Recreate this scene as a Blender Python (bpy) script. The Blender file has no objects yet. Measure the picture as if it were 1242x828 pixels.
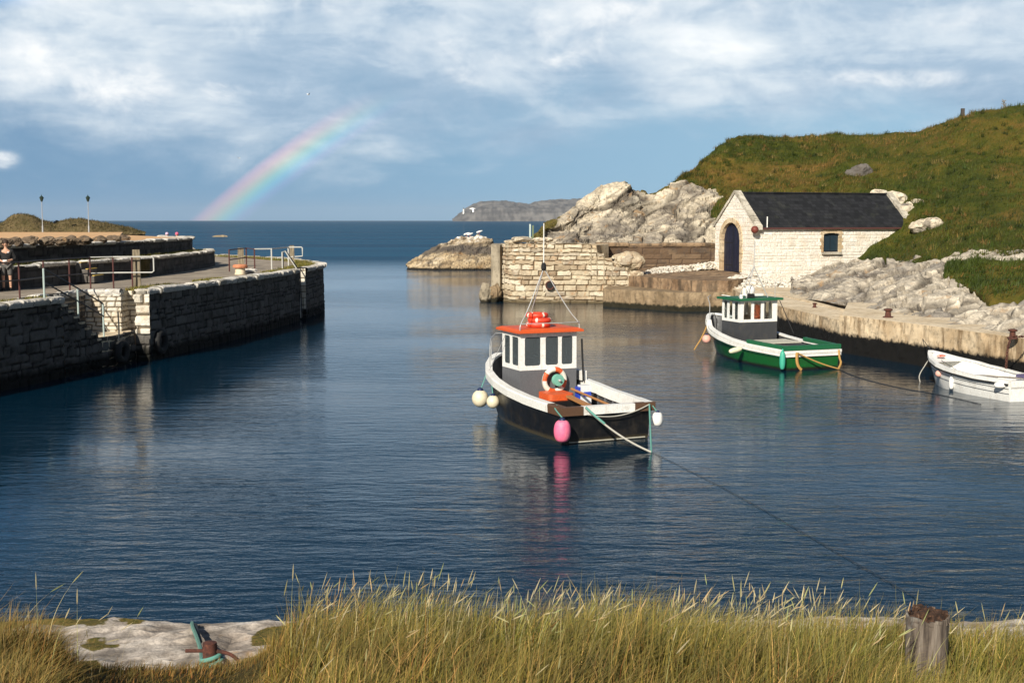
import bpy, bmesh, math, random
import numpy as np
from mathutils import Vector, Matrix
from mathutils.geometry import tessellate_polygon

random.seed(7)
rng = np.random.default_rng(7)
SC = bpy.context.scene
COL = SC.collection
R = math.radians

# ------------------------------------------------------------------ camera
CAM_H = 5.0
F_PX = 1500.0
PITCH = math.atan(147.0 / F_PX)
cam_d = bpy.data.cameras.new('camera'); cam = bpy.data.objects.new('camera', cam_d); COL.objects.link(cam)
cam.location = (0, 0, CAM_H); cam.rotation_euler = (math.pi / 2 - PITCH, 0, 0)
cam_d.sensor_width = 36; cam_d.lens = F_PX / 1242 * 36
cam_d.clip_start = 0.1; cam_d.clip_end = 90000
SC.camera = cam
_f = Vector((0, math.cos(PITCH), -math.sin(PITCH))); _u = Vector((0, math.sin(PITCH), math.cos(PITCH)))

def P(px, py, D=None, z=None):
    """surveyed point: bearing from the photograph, plus a distance D or a height z"""
    r = _f * F_PX + Vector((1, 0, 0)) * (px - 621) - _u * (py - 414)
    k = D / r.y if D is not None else (z - CAM_H) / r.z
    return Vector((0, 0, CAM_H)) + r * k

# ------------------------------------------------------------------ noise
def _hash(ix, iy, iz, seed):
    h = (ix * 374761393 + iy * 668265263 + iz * 1440662683 + seed * 362437) & 0xffffffff
    h = ((h ^ (h >> 13)) * 1274126177) & 0xffffffff
    h = ((h ^ (h >> 16)) * 2246822519) & 0xffffffff
    return ((h ^ (h >> 15)) & 0xffffff) / 16777215.0

def vnoise(p, seed=0):
    p = np.asarray(p, float); i = np.floor(p).astype(np.int64); f = p - i
    f = f * f * f * (f * (f * 6 - 15) + 10)
    out = 0
    for a in (0, 1):
        wx = f[..., 0] if a else 1 - f[..., 0]
        for b in (0, 1):
            wy = f[..., 1] if b else 1 - f[..., 1]
            for c in (0, 1):
                wz = f[..., 2] if c else 1 - f[..., 2]
                out = out + wx * wy * wz * _hash(i[..., 0] + a, i[..., 1] + b, i[..., 2] + c, seed)
    return out * 2 - 1

def fbm(p, oct=4, seed=0, gain=.5, ridged=False):
    p = np.asarray(p, float); a = 1.0; s = 0; t = 0
    for o in range(oct):
        n = vnoise(p, seed + o * 17)
        if ridged: n = 1 - 2 * np.abs(n)
        s = s + a * n; t += a; a *= gain; p = p * 2.03 + 11.7
    return s / t

def worley(p, seed=0, tilt=False):
    p = np.asarray(p, float); i = np.floor(p).astype(np.int64)
    f1 = np.full(p.shape[:-1], 9.0); f2 = f1.copy(); idv = np.zeros(p.shape[:-1]); tl = np.zeros(p.shape[:-1])
    for a in (-1, 0, 1):
        for b in (-1, 0, 1):
            for c in (-1, 0, 1):
                q = i + np.array([a, b, c])
                o = np.stack([_hash(q[..., 0], q[..., 1], q[..., 2], seed + k) for k in (1, 2, 3)], -1)
                d = np.sqrt((((q + o) - p) ** 2).sum(-1))
                n = d < f1
                f2 = np.where(n, f1, np.minimum(f2, d)); idv = np.where(n, o[..., 0], idv)
                if tilt:
                    rv = np.stack([_hash(q[..., 0], q[..., 1], q[..., 2], seed + k) for k in (21, 22, 23)], -1) * 2 - 1; tl = np.where(n, (rv * (p - q - o)).sum(-1), tl)
                f1 = np.where(n, d, f1)
    return (f1, f2, idv, tl) if tilt else (f1, f2, idv)

def sstep(a, b, x):
    t = np.clip((np.asarray(x, float) - a) / (b - a), 0, 1); return t * t * (3 - 2 * t)

# ------------------------------------------------------------------ objects
MW = {}
def thing(name, label, cat, loc=(0, 0, 0), rz=0.0, group=None, rot=None):
    o = bpy.data.objects.new(name, None); COL.objects.link(o); o.empty_display_size = .2
    o.location = loc
    o.rotation_euler = rot if rot is not None else (0, 0, rz)
    o['label'] = label; o['category'] = cat
    if group: o['group'] = group
    MW[o.name] = Matrix.LocRotScale(Vector(loc), o.rotation_euler, None)
    return o
def tag(o, label, cat, group=None):
    o['label'] = label; o['category'] = cat
    if group: o['group'] = group
    return o
def kind(o, k, label=None):
    o['kind'] = k
    if label: o['label'] = label
    return o

def raw_mesh(name, V, Fq, mats, smooth=False, attrs=None, midx=None):
    """fast mesh from arrays; Fq is an (m,4) or (m,3) int array"""
    me = bpy.data.meshes.new(name); V = np.asarray(V, np.float32); Fq = np.asarray(Fq, np.int32)
    m, k = Fq.shape
    me.vertices.add(len(V)); me.vertices.foreach_set('co', V.ravel())
    me.loops.add(m * k); me.loops.foreach_set('vertex_index', Fq.ravel())
    me.polygons.add(m); me.polygons.foreach_set('loop_start', np.arange(0, m * k, k, dtype=np.int32))
    if midx is not None: me.polygons.foreach_set('material_index', np.asarray(midx, np.int32))
    me.polygons.foreach_set('use_smooth', np.full(m, smooth, bool))
    for n, a in (attrs or {}).items():
        a = np.asarray(a, np.float32)
        if a.ndim == 2:
            at = me.attributes.new(n, 'FLOAT_COLOR', 'POINT')
            if a.shape[1] == 3: a = np.concatenate([a, np.ones((len(a), 1), np.float32)], 1)
            at.data.foreach_set('color', a.ravel())
        else:
            at = me.attributes.new(n, 'FLOAT', 'POINT'); at.data.foreach_set('value', a.ravel())
    me.update(calc_edges=True); me.validate()
    for mm in (mats if isinstance(mats, (list, tuple)) else [mats]): me.materials.append(mm)
    return me
def link(name, me, parent=None, world=True):
    o = bpy.data.objects.new(name, me); COL.objects.link(o)
    if parent is not None:
        o.parent = parent
        M = MW.get(parent.name)
        if M is not None and world:
            me.transform(M.inverted())
    return o

class MB:
    def __init__(s): s.v = []; s.f = []; s.m = []; s.cur = 0
    def add(s, V, F):
        b = len(s.v); s.v.extend(Vector(v) for v in V)
        for f in F: s.f.append(tuple(b + i for i in f)); s.m.append(s.cur)
        return s
    def box(s, c, d, M=None, taper=1.0):
        x, y, z = d[0] / 2, d[1] / 2, d[2] / 2
        V = [Vector((a * x * (taper if k > 0 else 1), b * y * (taper if k > 0 else 1), k * z)) for k in (-1, 1) for a, b in ((-1, -1), (1, -1), (1, 1), (-1, 1))]
        V = [(M @ v if M else v) + Vector(c) for v in V]
        return s.add(V, [(3, 2, 1, 0), (4, 5, 6, 7), (0, 1, 5, 4), (1, 2, 6, 5), (2, 3, 7, 6), (3, 0, 4, 7)])
    def beam(s, a, b, w, h, up=(0, 0, 1)):
        a = Vector(a); b = Vector(b); d = (b - a); L = d.length; d.normalize(); up = Vector(up)
        x = d.cross(up)
        if x.length < 1e-4: x = d.cross(Vector((1, 0, 0)))
        x.normalize(); u = x.cross(d)
        V = [p + x * (i * w / 2) + u * (j * h / 2) for p in (a, b) for i, j in ((-1, -1), (1, -1), (1, 1), (-1, 1))]
        return s.add(V, [(0, 1, 2, 3), (7, 6, 5, 4), (4, 5, 1, 0), (5, 6, 2, 1), (6, 7, 3, 2), (7, 4, 0, 3)])
    def tube(s, pts, r, n=8, closed=False, r_fn=None):
        pts = [Vector(p) for p in pts]; k = len(pts); V = []; F = []
        prev = None
        for i, p in enumerate(pts):
            if closed: t = pts[(i + 1) % k] - pts[i - 1]
            else: t = pts[min(i + 1, k - 1)] - pts[max(i - 1, 0)]
            t.normalize()
            if prev is None:
                x = t.cross(Vector((0, 0, 1)))
                if x.length < .05: x = t.cross(Vector((1, 0, 0)))
            else: x = prev - t * prev.dot(t)
            x.normalize(); prev = x; y = t.cross(x)
            rr = r_fn(i / max(k - 1, 1)) if r_fn else r
            for j in range(n):
                a = 2 * math.pi * j / n; V.append(p + (x * math.cos(a) + y * math.sin(a)) * rr)
        for i in range(k if closed else k - 1):
            for j in range(n):
                a = i * n; b = ((i + 1) % k) * n; j2 = (j + 1) % n
                F.append((a + j2, a + j, b + j, b + j2))
        if not closed:
            F.append(tuple(range(n))); F.append(tuple((k - 1) * n + j for j in reversed(range(n))))
        return s.add(V, F)
    def lathe(s, prof, n=16, M=None, c=(0, 0, 0)):
        V = []; F = []; k = len(prof)
        for r, z in prof:
            for j in range(n):
                a = 2 * math.pi * j / n; V.append(Vector((r * math.cos(a), r * math.sin(a), z)))
        for i in range(k - 1):
            for j in range(n):
                j2 = (j + 1) % n; F.append((i * n + j, i * n + j2, (i + 1) * n + j2, (i + 1) * n + j))
        F.append(tuple(reversed(range(n)))); F.append(tuple((k - 1) * n + j for j in range(n)))
        V = [(M @ v if M else v) + Vector(c) for v in V]
        return s.add(V, F)
    def ball(s, c, r, n=12, M=None):
        r = r if hasattr(r, '__len__') else (r, r, r); pr = []
        k = max(6, n // 2)
        V = []; F = []
        for i in range(k + 1):
            t = math.pi * i / k
            for j in range(n):
                a = 2 * math.pi * j / n
                rr = max(math.sin(t), .02)
                V.append(Vector((rr * math.cos(a) * r[0], rr * math.sin(a) * r[1], -math.cos(t) * r[2])))
        for i in range(k):
            for j in range(n):
                j2 = (j + 1) % n; F.append((i * n + j, i * n + j2, (i + 1) * n + j2, (i + 1) * n + j))
        F.append(tuple(reversed(range(n)))); F.append(tuple(k * n + j for j in range(n)))
        V = [(M @ v if M else v) + Vector(c) for v in V]
        return s.add(V, F)
    def prism(s, poly, z0, z1, M=None):
        n = len(poly); A = sum(poly[i][0] * poly[(i + 1) % n][1] - poly[(i + 1) % n][0] * poly[i][1] for i in range(n))
        if A < 0: poly = list(reversed(poly))
        V = [Vector((p[0], p[1], z0)) for p in poly] + [Vector((p[0], p[1], z1)) for p in poly]
        V = [M @ v if M else v for v in V]
        F = [tuple(reversed(range(n))), tuple(range(n, 2 * n))] + [(i, (i + 1) % n, n + (i + 1) % n, n + i) for i in range(n)]
        return s.add(V, F)
    def panel(s, outer, holes, th, M=None):
        """flat sheet of thickness th in local XZ (normal -Y) with holes"""
        loops = [outer] + list(holes)
        tri = tessellate_polygon([[Vector((p[0], p[1], 0)) for p in L] for L in loops])
        flat = [p for L in loops for p in L]; n = len(flat)
        V = [Vector((p[0], 0, p[1])) for p in flat] + [Vector((p[0], th, p[1])) for p in flat]
        F = []
        for a, b, c in tri:
            pa, pb, pc = flat[a], flat[b], flat[c]
            cr = (pb[0] - pa[0]) * (pc[1] - pa[1]) - (pc[0] - pa[0]) * (pb[1] - pa[1])
            if cr < 0: a, c = c, a
            F.append((a, b, c)); F.append((n + c, n + b, n + a))
        o = 0
        for L in loops:
            k = len(L)
            for i in range(k): F.append((o + i, o + (i + 1) % k, n + o + (i + 1) % k, n + o + i))
            o += k
        V = [M @ v if M else v for v in V]
        return s.add(V, F)
    def build(s, name, mats, parent=None, smooth=False, world=False, fix=True, angle=None):
        me = bpy.data.meshes.new(name); me.from_pydata([tuple(v) for v in s.v], [], s.f)
        mats = mats if isinstance(mats, (list, tuple)) else [mats]
        for m in mats: me.materials.append(m)
        me.polygons.foreach_set('material_index', s.m)
        if fix:
            bm = bmesh.new(); bm.from_mesh(me); bmesh.ops.recalc_face_normals(bm, faces=bm.faces); bm.to_mesh(me); bm.free()
        if smooth:
            me.polygons.foreach_set('use_smooth', [True] * len(me.polygons))
            try: me.set_sharp_from_angle(angle=R(angle or 40))
            except Exception: pass
        return link(name, me, parent, world)

def rrect(x0, z0, x1, z1, r, n=4):
    pts = []
    for cx, cz, a0 in ((x1 - r, z0 + r, -90), (x1 - r, z1 - r, 0), (x0 + r, z1 - r, 90), (x0 + r, z0 + r, 180)):
        for i in range(n + 1):
            a = R(a0 + 90 * i / n); pts.append((cx + r * math.cos(a), cz + r * math.sin(a)))
    return pts

def resample(pts, n=None, step=None, closed=False):
    A = np.array([tuple(p) for p in pts], float); d = np.r_[0, np.cumsum(np.sqrt(((A[1:] - A[:-1]) ** 2).sum(1)))]
    if n is None: n = max(2, int(d[-1] / step) + 1)
    s = np.linspace(0, d[-1], n)
    return np.stack([np.interp(s, d, A[:, k]) for k in range(A.shape[1])], 1), s

def smooth_path(pts, it=2):
    A = [np.array(tuple(p), float) for p in pts]
    for _ in range(it):
        B = [A[0]]
        for a, b in zip(A[:-1], A[1:]): B += [a * .75 + b * .25, a * .25 + b * .75]
        A = B + [A[-1]]
    return A

def grid_faces(nr, nc):
    i = np.arange(nr - 1)[:, None] * nc + np.arange(nc - 1)[None, :]
    return np.stack([i, i + 1, i + nc + 1, i + nc], -1).reshape(-1, 4)

def grid_normals(G):
    du = np.gradient(G, axis=1); dv = np.gradient(G, axis=0)
    n = np.cross(du, dv); return n / (np.linalg.norm(n, axis=-1, keepdims=True) + 1e-9)

def catmull(A, t):
    """A (n,...) sampled at fractional indices t"""
    n = len(A); i = np.clip(np.floor(t).astype(int), 0, n - 2); f = (t - i).reshape((-1,) + (1,) * (A.ndim - 1))
    p0 = A[np.maximum(i - 1, 0)]; p1 = A[i]; p2 = A[i + 1]; p3 = A[np.minimum(i + 2, n - 1)]
    return .5 * (2 * p1 + (p2 - p0) * f + (2 * p0 - 5 * p1 + 4 * p2 - p3) * f ** 2 + (3 * p1 - p0 - 3 * p2 + p3) * f ** 3)

def loft(cols, nu, nv):
    """cols: list of columns, each a list of points (same count). returns (nv,nu,3)"""
    A = np.array([[tuple(p) for p in c] for c in cols], float)          # ncol,nrow,3
    d = np.r_[0, np.cumsum(np.linalg.norm((A[1:] - A[:-1]).mean(1), axis=1))]
    tu = np.interp(np.linspace(0, d[-1], nu), d, np.arange(len(d)))
    B = catmull(A, tu)                                                   # nu,nrow,3
    B = B.transpose(1, 0, 2)
    d = np.r_[0, np.cumsum(np.linalg.norm((B[1:] - B[:-1]).mean(1), axis=1))]
    tv = np.interp(np.linspace(0, d[-1], nv), d, np.arange(len(d)))
    return catmull(B, tv)

# ------------------------------------------------------------------ masonry
def masonry_field(S, Z, course=(.28, .4), width=(.45, 1.1), joint=.03, seed=0, z0=0.0, rnd=.25, wob=.05):
    """S,Z arrays -> relief 0..1 (0 in the joint), tone per stone 0..1"""
    r = np.random.default_rng(seed)
    q = np.stack([S * 1.3, Z * 1.3, np.zeros_like(S)], -1)
    S2 = S + wob * fbm(q, 2, seed + 3); Z2 = Z + wob * .7 * fbm(q + 40, 2, seed + 5)
    zs = [z0 - .5]
    while zs[-1] < Z.max() + 1: zs.append(zs[-1] + r.uniform(*course))
    zs = np.array(zs); ci = np.clip(np.searchsorted(zs, Z2) - 1, 0, len(zs) - 2)
    relief = np.zeros_like(S); tone = np.zeros_like(S); off = np.zeros_like(S)
    for c in np.unique(ci):
        m = ci == c
        xs = [S.min() - 1 - r.uniform(0, 1)]
        while xs[-1] < S.max() + 2: xs.append(xs[-1] + r.uniform(*width))
        xs = np.array(xs); xi = np.clip(np.searchsorted(xs, S2[m]) - 1, 0, len(xs) - 2)
        dx = np.minimum(S2[m] - xs[xi], xs[xi + 1] - S2[m]); dz = np.minimum(Z2[m] - zs[c], zs[c + 1] - Z2[m])
        d = np.minimum(dx, dz)
        # round the stone's corners
        rr = .06; d = np.where((dx < rr) & (dz < rr), rr - np.sqrt((rr - np.minimum(dx, rr)) ** 2 + (rr - np.minimum(dz, rr)) ** 2), d)
        relief[m] = sstep(joint * .25, joint * 1.5, d)
        tone[m] = r.random(len(xs))[xi]; off[m] = (r.random(len(xs))[xi] - .5) * 2 * rnd
    return relief, tone, off

def masonry(path, zbot, ztop, step=.06, relief=.05, seed=0, mask=None, course=(.28, .4), width=(.45, 1.1), joint=.03, batter=0.0, rough=.03, flip=False, mb=False, wob=.05):
    """wall face along path (list of xy), outward = right-hand side of travel unless flip. zbot/ztop constants or f(s)"""
    pts, s = resample(path, step=step); n = len(pts)
    ft = ztop if callable(ztop) else (lambda q: np.full_like(q, ztop)); fb = zbot if callable(zbot) else (lambda q: np.full_like(q, zbot))
    zt = ft(s); zb = fb(s); nz = max(3, int((zt.max() - zb.min()) / step) + 1)
    k = np.linspace(0, 1, nz)[:, None]
    Z = zb[None, :] + (zt - zb)[None, :] * k; S = np.repeat(s[None, :], nz, 0)
    t = np.gradient(pts, axis=0); t /= np.linalg.norm(t, axis=1, keepdims=True) + 1e-9
    nrm = np.stack([t[:, 1], -t[:, 0]], 1) * (-1 if flip else 1)
    rel, tone, off = masonry_field(S, Z, course, width, joint, seed, zb.min(), wob=wob)
    X = np.repeat(pts[None, :, 0], nz, 0); Y = np.repeat(pts[None, :, 1], nz, 0)
    q = np.stack([X * 3, Y * 3, Z * 3], -1)
    h = relief * (rel - 1) + rel * off * relief * .5 + rough * fbm(q, 3, seed + 9) - batter * Z
    G = np.stack([X + nrm[None, :, 0] * h, Y + nrm[None, :, 1] * h, Z], -1)
    F = grid_faces(nz, n)
    if flip: F = F[:, ::-1]
    if mask is not None:
        cs = (S[:-1, :-1] + S[1:, 1:]) / 2; cz = (Z[:-1, :-1] + Z[1:, 1:]) / 2
        F = F[mask(cs, cz).ravel()]
    return G.reshape(-1, 3), F, dict(relief=rel.ravel(), tone=tone.ravel())

def masonry_obj(name, mat, parent, *a, **k):
    V, F, at = masonry(*a, **k)
    return link(name, raw_mesh(name, V, F, mat, False, at), parent)

# ------------------------------------------------------------------ materials
class NT:
    def __init__(s, name):
        s.mat = bpy.data.materials.new(name); s.mat.use_nodes = True; s.t = s.mat.node_tree; s.n = s.t.nodes; s.l = s.t.links
        s.b = s.n['Principled BSDF']
        s.out = s.n['Material Output']
    def new(s, typ, **k):
        n = s.n.new(typ)
        for a, b in k.items(): setattr(n, a, b)
        return n
    def set(s, sock, val):
        if hasattr(val, 'is_linked') or hasattr(val, 'links'): s.l.new(val, sock)
        else: sock.default_value = val if not (hasattr(val, '__len__') and len(val) == 3 and sock.type == 'RGBA') else (*val, 1)
    def pos(s): return s.new('ShaderNodeNewGeometry').outputs['Position']
    def obj(s): return s.new('ShaderNodeTexCoord').outputs['Object']
    def mapv(s, v, scale=(1, 1, 1), rot=(0, 0, 0), loc=(0, 0, 0)):
        m = s.new('ShaderNodeMapping'); s.l.new(v, m.inputs[0]); m.inputs['Scale'].default_value = scale; m.inputs['Rotation'].default_value = rot; m.inputs['Location'].default_value = loc
        return m.outputs[0]
    def noise(s, scale=5, detail=4, rough=.55, v=None, dist=0):
        n = s.new('ShaderNodeTexNoise'); n.inputs['Scale'].default_value = scale; n.inputs['Detail'].default_value = detail; n.inputs['Roughness'].default_value = rough; n.inputs['Distortion'].default_value = dist
        s.l.new(v if v is not None else s.pos(), n.inputs['Vector']); return n.outputs[0]
    def ramp(s, fac, stops, interp='LINEAR'):
        r = s.new('ShaderNodeValToRGB'); r.color_ramp.interpolation = interp; e = r.color_ramp.elements
        while len(e) < len(stops): e.new(.5)
        for i, (p, c) in enumerate(stops):
            e[i].position = p; e[i].color = (*c, 1) if hasattr(c, '__len__') else (c, c, c, 1)
        s.set(r.inputs[0], fac); return r.outputs[0]
    def mix(s, fac, a, b, mode='MIX'):
        m = s.new('ShaderNodeMix', data_type='RGBA', blend_type=mode); s.set(m.inputs[0], fac); s.set(m.inputs[6], a); s.set(m.inputs[7], b); return m.outputs[2]
    def math(s, op, a, b=0.0, c=None, clamp=False):
        m = s.new('ShaderNodeMath', operation=op, use_clamp=clamp); s.set(m.inputs[0], a); s.set(m.inputs[1], b)
        if c is not None: s.set(m.inputs[2], c)
        return m.outputs[0]
    def rng(s, v, a, b, c=0.0, d=1.0, smooth=True):
        m = s.new('ShaderNodeMapRange', interpolation_type='SMOOTHSTEP' if smooth else 'LINEAR'); s.set(m.inputs[0], v)
        for i, q in enumerate((a, b, c, d)): s.set(m.inputs[i + 1], q)
        return m.outputs[0]
    def attr(s, name, vec=False):
        a = s.new('ShaderNodeAttribute', attribute_name=name); return a.outputs['Color'] if vec else a.outputs['Fac']
    def sep(s, v):
        m = s.new('ShaderNodeSeparateXYZ'); s.l.new(v, m.inputs[0]); return m.outputs
    def bump(s, h, strength=.3, dist=.02, nrm=None):
        b = s.new('ShaderNodeBump'); b.inputs['Strength'].default_value = strength; b.inputs['Distance'].default_value = dist; s.set(b.inputs['Height'], h)
        if nrm is not None: s.l.new(nrm, b.inputs['Normal'])
        return b.outputs[0]
    def fin(s, color, rough=.8, normal=None, spec=None, metal=0):
        s.set(s.b.inputs['Base Color'], color); s.set(s.b.inputs['Roughness'], rough); s.b.inputs['Metallic'].default_value = metal
        if normal is not None: s.l.new(normal, s.b.inputs['Normal'])
        if spec is not None: s.set(s.b.inputs['Specular IOR Level'], spec)
        return s.mat

def paint(name, c, rough=.45, dirt=.25, scale=6, grime=(.12, .10, .07), bump=.1, spec=.5, wl=None):
    m = NT(name); n = m.noise(scale, 5, .6); n2 = m.noise(scale * 6, 3, .5)
    f = m.math('MULTIPLY', m.rng(n, .48, .78), dirt)
    c2 = m.mix(m.rng(n2, .3, .7), tuple(x * .88 for x in c), tuple(min(x * 1.06, 1) for x in c))
    cc_ = m.mix(f, c2, grime)
    st = m.noise(5, 5, .6, m.mapv(m.obj(), scale=(3, 3, .22))); cc_ = m.mix(m.math('MULTIPLY', m.rng(st, .56, .72), dirt * .7), cc_, grime)
    if wl: cc_ = m.mix(m.rng(m.math('ADD', m.sep(m.pos())[2], m.math('MULTIPLY', m.math('SUBTRACT', n2, .5), .12)), .03, .13, 1, 0), cc_, wl)
    return m.fin(cc_, m.rng(n, .3, .8, rough * .8, min(rough * 1.5, 1)), m.bump(n2, bump, .004), spec)

def plain(name, c, rough=.5, metal=0.0):
    m = NT(name); n = m.noise(14, 4, .6)
    return m.fin(m.mix(n, tuple(x * .82 for x in c), tuple(min(1, x * 1.15) for x in c)), rough, m.bump(n, .08, .004), metal=metal)

def stone(name, cols, mortar=(.25, .22, .18), stain=(.12, .09, .06), stain_amt=.4, weed=None, scale=3.0, lime=None, rust=None):
    """stone wall: per-stone tone from the mesh, grain, stains; weed=(z0,z1,colour) tide line"""
    m = NT(name); p = m.pos(); t = m.attr('tone'); rel = m.attr('relief')
    c = m.ramp(t, [(i / (len(cols) - 1), x) for i, x in enumerate(cols)])
    g = m.noise(scale * 6, 6, .65, p); g2 = m.noise(scale * .5, 5, .6, p)
    c = m.mix(m.math('MULTIPLY', m.rng(g, .38, .62), .45), c, m.mix(.6, c, (.05, .045, .04)), 'MIX')
    if lime: c = m.mix(m.math('MULTIPLY', m.rng(m.noise(scale * .9, 6, .65, p), .40, .55), lime[1]), c, lime[0])
    c = m.mix(m.math('MULTIPLY', m.rng(g2, .5, .68), stain_amt), c, stain)
    if rust: c = m.mix(m.math('MULTIPLY', m.rng(m.noise(scale * 1.1, 5, .6, m.mapv(p, loc=(9, 4, 2))), .56, .68), rust[1]), c, rust[0])
    c = m.mix(m.rng(rel, .05, .75), mortar, c)
    rough = .88
    if weed:
        z = m.math('ADD', m.sep(p)[2], m.math('MULTIPLY', m.math('SUBTRACT', m.noise(scale * .7, 5, .65, p), .5), weed[3] if len(weed) > 3 else .5))
        c = m.mix(m.rng(z, weed[0], weed[1], 1, 0), c, weed[2])
    return m.fin(c, rough, m.bump(m.math('ADD', g, m.math('MULTIPLY', m.noise(scale * 20, 3, .6, p), .4)), .5, .02), .25)
# ------------------------------------------------------------------ light and sky
SUN_AZ, SUN_EL = 22.5, 31.0            # degrees left of straight behind the camera, and height
sun_dir = Vector((-math.sin(R(SUN_AZ)) * math.cos(R(SUN_EL)), -math.cos(R(SUN_AZ)) * math.cos(R(SUN_EL)), math.sin(R(SUN_EL))))
sl = bpy.data.lights.new('sun', 'SUN'); sl.energy = 5.0; sl.angle = R(.5); sl.color = (1, .93, .80)
so = bpy.data.objects.new('sun', sl); COL.objects.link(so); so.rotation_euler = (-sun_dir).to_track_quat('-Z', 'Y').to_euler(); so.location = (-20, -40, 40)

w = bpy.data.worlds.new('World'); SC.world = w; w.use_nodes = True
class WT(NT):
    def __init__(s): s.t = w.node_tree; s.n = s.t.nodes; s.l = s.t.links; s.n.clear()
W = WT()
sky = W.new('ShaderNodeTexSky', sky_type='NISHITA'); sky.sun_disc = False; sky.sun_elevation = R(SUN_EL); sky.sun_rotation = math.atan2(sun_dir.x, sun_dir.y)
sky.altitude = 0; sky.air_density = 1.0; sky.dust_density = .6; sky.ozone_density = 1.6
bg1 = W.new('ShaderNodeBackground'); W.l.new(sky.outputs[0], bg1.inputs[0]); bg1.inputs[1].default_value = .05
d = W.new('ShaderNodeTexCoord').outputs['Generated']
xyz = W.sep(d); dx, dy, dz = xyz[0], xyz[1], xyz[2]
# rain haze and cloud bank over the sea, in front of us
left = W.rng(dx, -.45, .35)
low = W.mix(left, (.13, .26, .41), (.26, .445, .585))
mid = W.mix(left, (.14, .26, .405), (.26, .43, .57))
g = W.mix(W.rng(dz, .0, .085), low, mid)
v = W.mapv(d, scale=(1, 1, 2.3))
big = W.noise(6.5, 8, .58, v, .35)
fine = W.noise(17, 9, .62, W.mapv(d, scale=(1, 1, 1.9), loc=(3, 1, 2)), .3)
streak = W.noise(9, 7, .6, W.mapv(d, scale=(.8, .8, 5.5), loc=(5, 2, 0), rot=(0, R(4), 0)), .5)
cover = W.rng(W.math('ADD', W.math('ADD', dz, W.math('MULTIPLY', W.rng(dx, .05, -.35), .018)), W.math('MULTIPLY', W.math('SUBTRACT', big, .5), .17)), .05, .118)
lowright = W.math('MULTIPLY', left, .012)
soft = W.noise(4.2, 6, .52, W.mapv(d, scale=(1, 1, 2.2), loc=(1.3, .4, .9)), .5)
tone = W.math('ADD', W.math('MULTIPLY', W.rng(soft, .36, .64), .52), W.math('ADD', W.math('MULTIPLY', W.rng(fine, .34, .68), .27), W.math('MULTIPLY', W.rng(streak, .34, .66), .16)))
tone = W.math('ADD', tone, W.math('MULTIPLY', W.math('MULTIPLY', left, W.rng(dz, .09, .15)), .22))
ccol = W.ramp(tone, [(0.0, (.24, .355, .485)), (.28, (.35, .455, .57)), (.52, (.52, .60, .675)), (.74, (.68, .73, .765)), (1.0, (.84, .855, .86))])
g = W.mix(W.math('MULTIPLY', cover, .95), g, ccol)
# separate cumulus heads low on the left
cum = W.noise(21, 9, .58, W.mapv(d, scale=(1, 1, 1.45), loc=(.37, .0, .11)), .35)
ta, tb = W.math('DIVIDE', dx, W.math('MAXIMUM', dy, .05)), W.math('DIVIDE', dz, W.math('MAXIMUM', dy, .05))
val = 0.0
for ca_, cb_, ra, rb, wgt in ((-.307, .108, .058, .026, 1.0), (-.390, .126, .055, .030, .9), (-.233, .100, .026, .014, .85), (-.367, .174, .05, .012, 1.0), (-.412, .048, .024, .010, .75), (.02, .137, .15, .040, .72), (.10, .160, .17, .030, .8), (-.02, .118, .07, .022, .6), (.30, .112, .12, .012, .55), (.33, .160, .12, .03, .45), (-.15, .17, .10, .018, .5)):
    e1 = W.math('DIVIDE', W.math('SUBTRACT', ta, ca_), ra); e2 = W.math('DIVIDE', W.math('SUBTRACT', tb, cb_), rb)
    rr_ = W.math('SQRT', W.math('ADD', W.math('MULTIPLY', e1, e1), W.math('MULTIPLY', e2, e2)))
    val = W.math('MAXIMUM', W.math('MULTIPLY', W.rng(rr_, 1.35, .15), wgt), val)
cm = W.rng(W.math('ADD', W.math('MULTIPLY', val, .55), W.math('MULTIPLY', W.math('SUBTRACT', cum, .5), 1.7)), .10, .80)
cm = W.math('MULTIPLY', cm, W.rng(val, .0, .6))
g = W.mix(W.math('MULTIPLY', cm, .9), g, W.ramp(cm, [(0, (.55, .62, .69)), (1, (.83, .84, .84))]))
gap = W.math('MULTIPLY', W.rng(dz, .150, .172), W.rng(dx, -.33, -.38))
g = W.mix(W.math('MULTIPLY', gap, .9), g, (.15, .38, .78))
# rainbow: the 42 degree ring about the point opposite the sun
c_az, c_al = R(17.4), R(-30.2)
cdir = (math.sin(c_az) * math.cos(c_al), math.cos(c_az) * math.cos(c_al), math.sin(c_al))
dt = W.new('ShaderNodeVectorMath', operation='DOT_PRODUCT'); W.l.new(d, dt.inputs[0]); dt.inputs[1].default_value = cdir
ang = W.math('MULTIPLY', W.math('ARCCOSINE', dt.outputs['Value']), 180 / math.pi)
u = W.rng(ang, 41.15, 42.85, smooth=False)
bow = W.ramp(u, [(0, (0, 0, 0)), (.16, (.05, .03, .09)), (.32, (.02, .15, .17)), (.47, (.10, .23, .08)), (.60, (.26, .20, .0)), (.74, (.38, .13, .03)), (.87, (.27, .06, .05)), (1, (0, 0, 0))])
fade = W.math('MULTIPLY', W.rng(dz, .105, .045), W.rng(dx, .05, -.06))
bow = W.mix(W.math('MULTIPLY', fade, .74), (0, 0, 0), bow)
glow = W.math('MULTIPLY', W.rng(ang, 42.0, 36.0, 0, 1), 0.0)
g = W.mix(1.0, g, bow, 'ADD')
g = W.mix(W.rng(dz, .172, .215), g, (.045, .17, .32))
bg2 = W.new('ShaderNodeBackground'); W.l.new(g, bg2.inputs[0]); bg2.inputs[1].default_value = 1.0
front = W.math('MULTIPLY', W.rng(dz, .33, .15), W.rng(dy, .25, .75))
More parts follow.
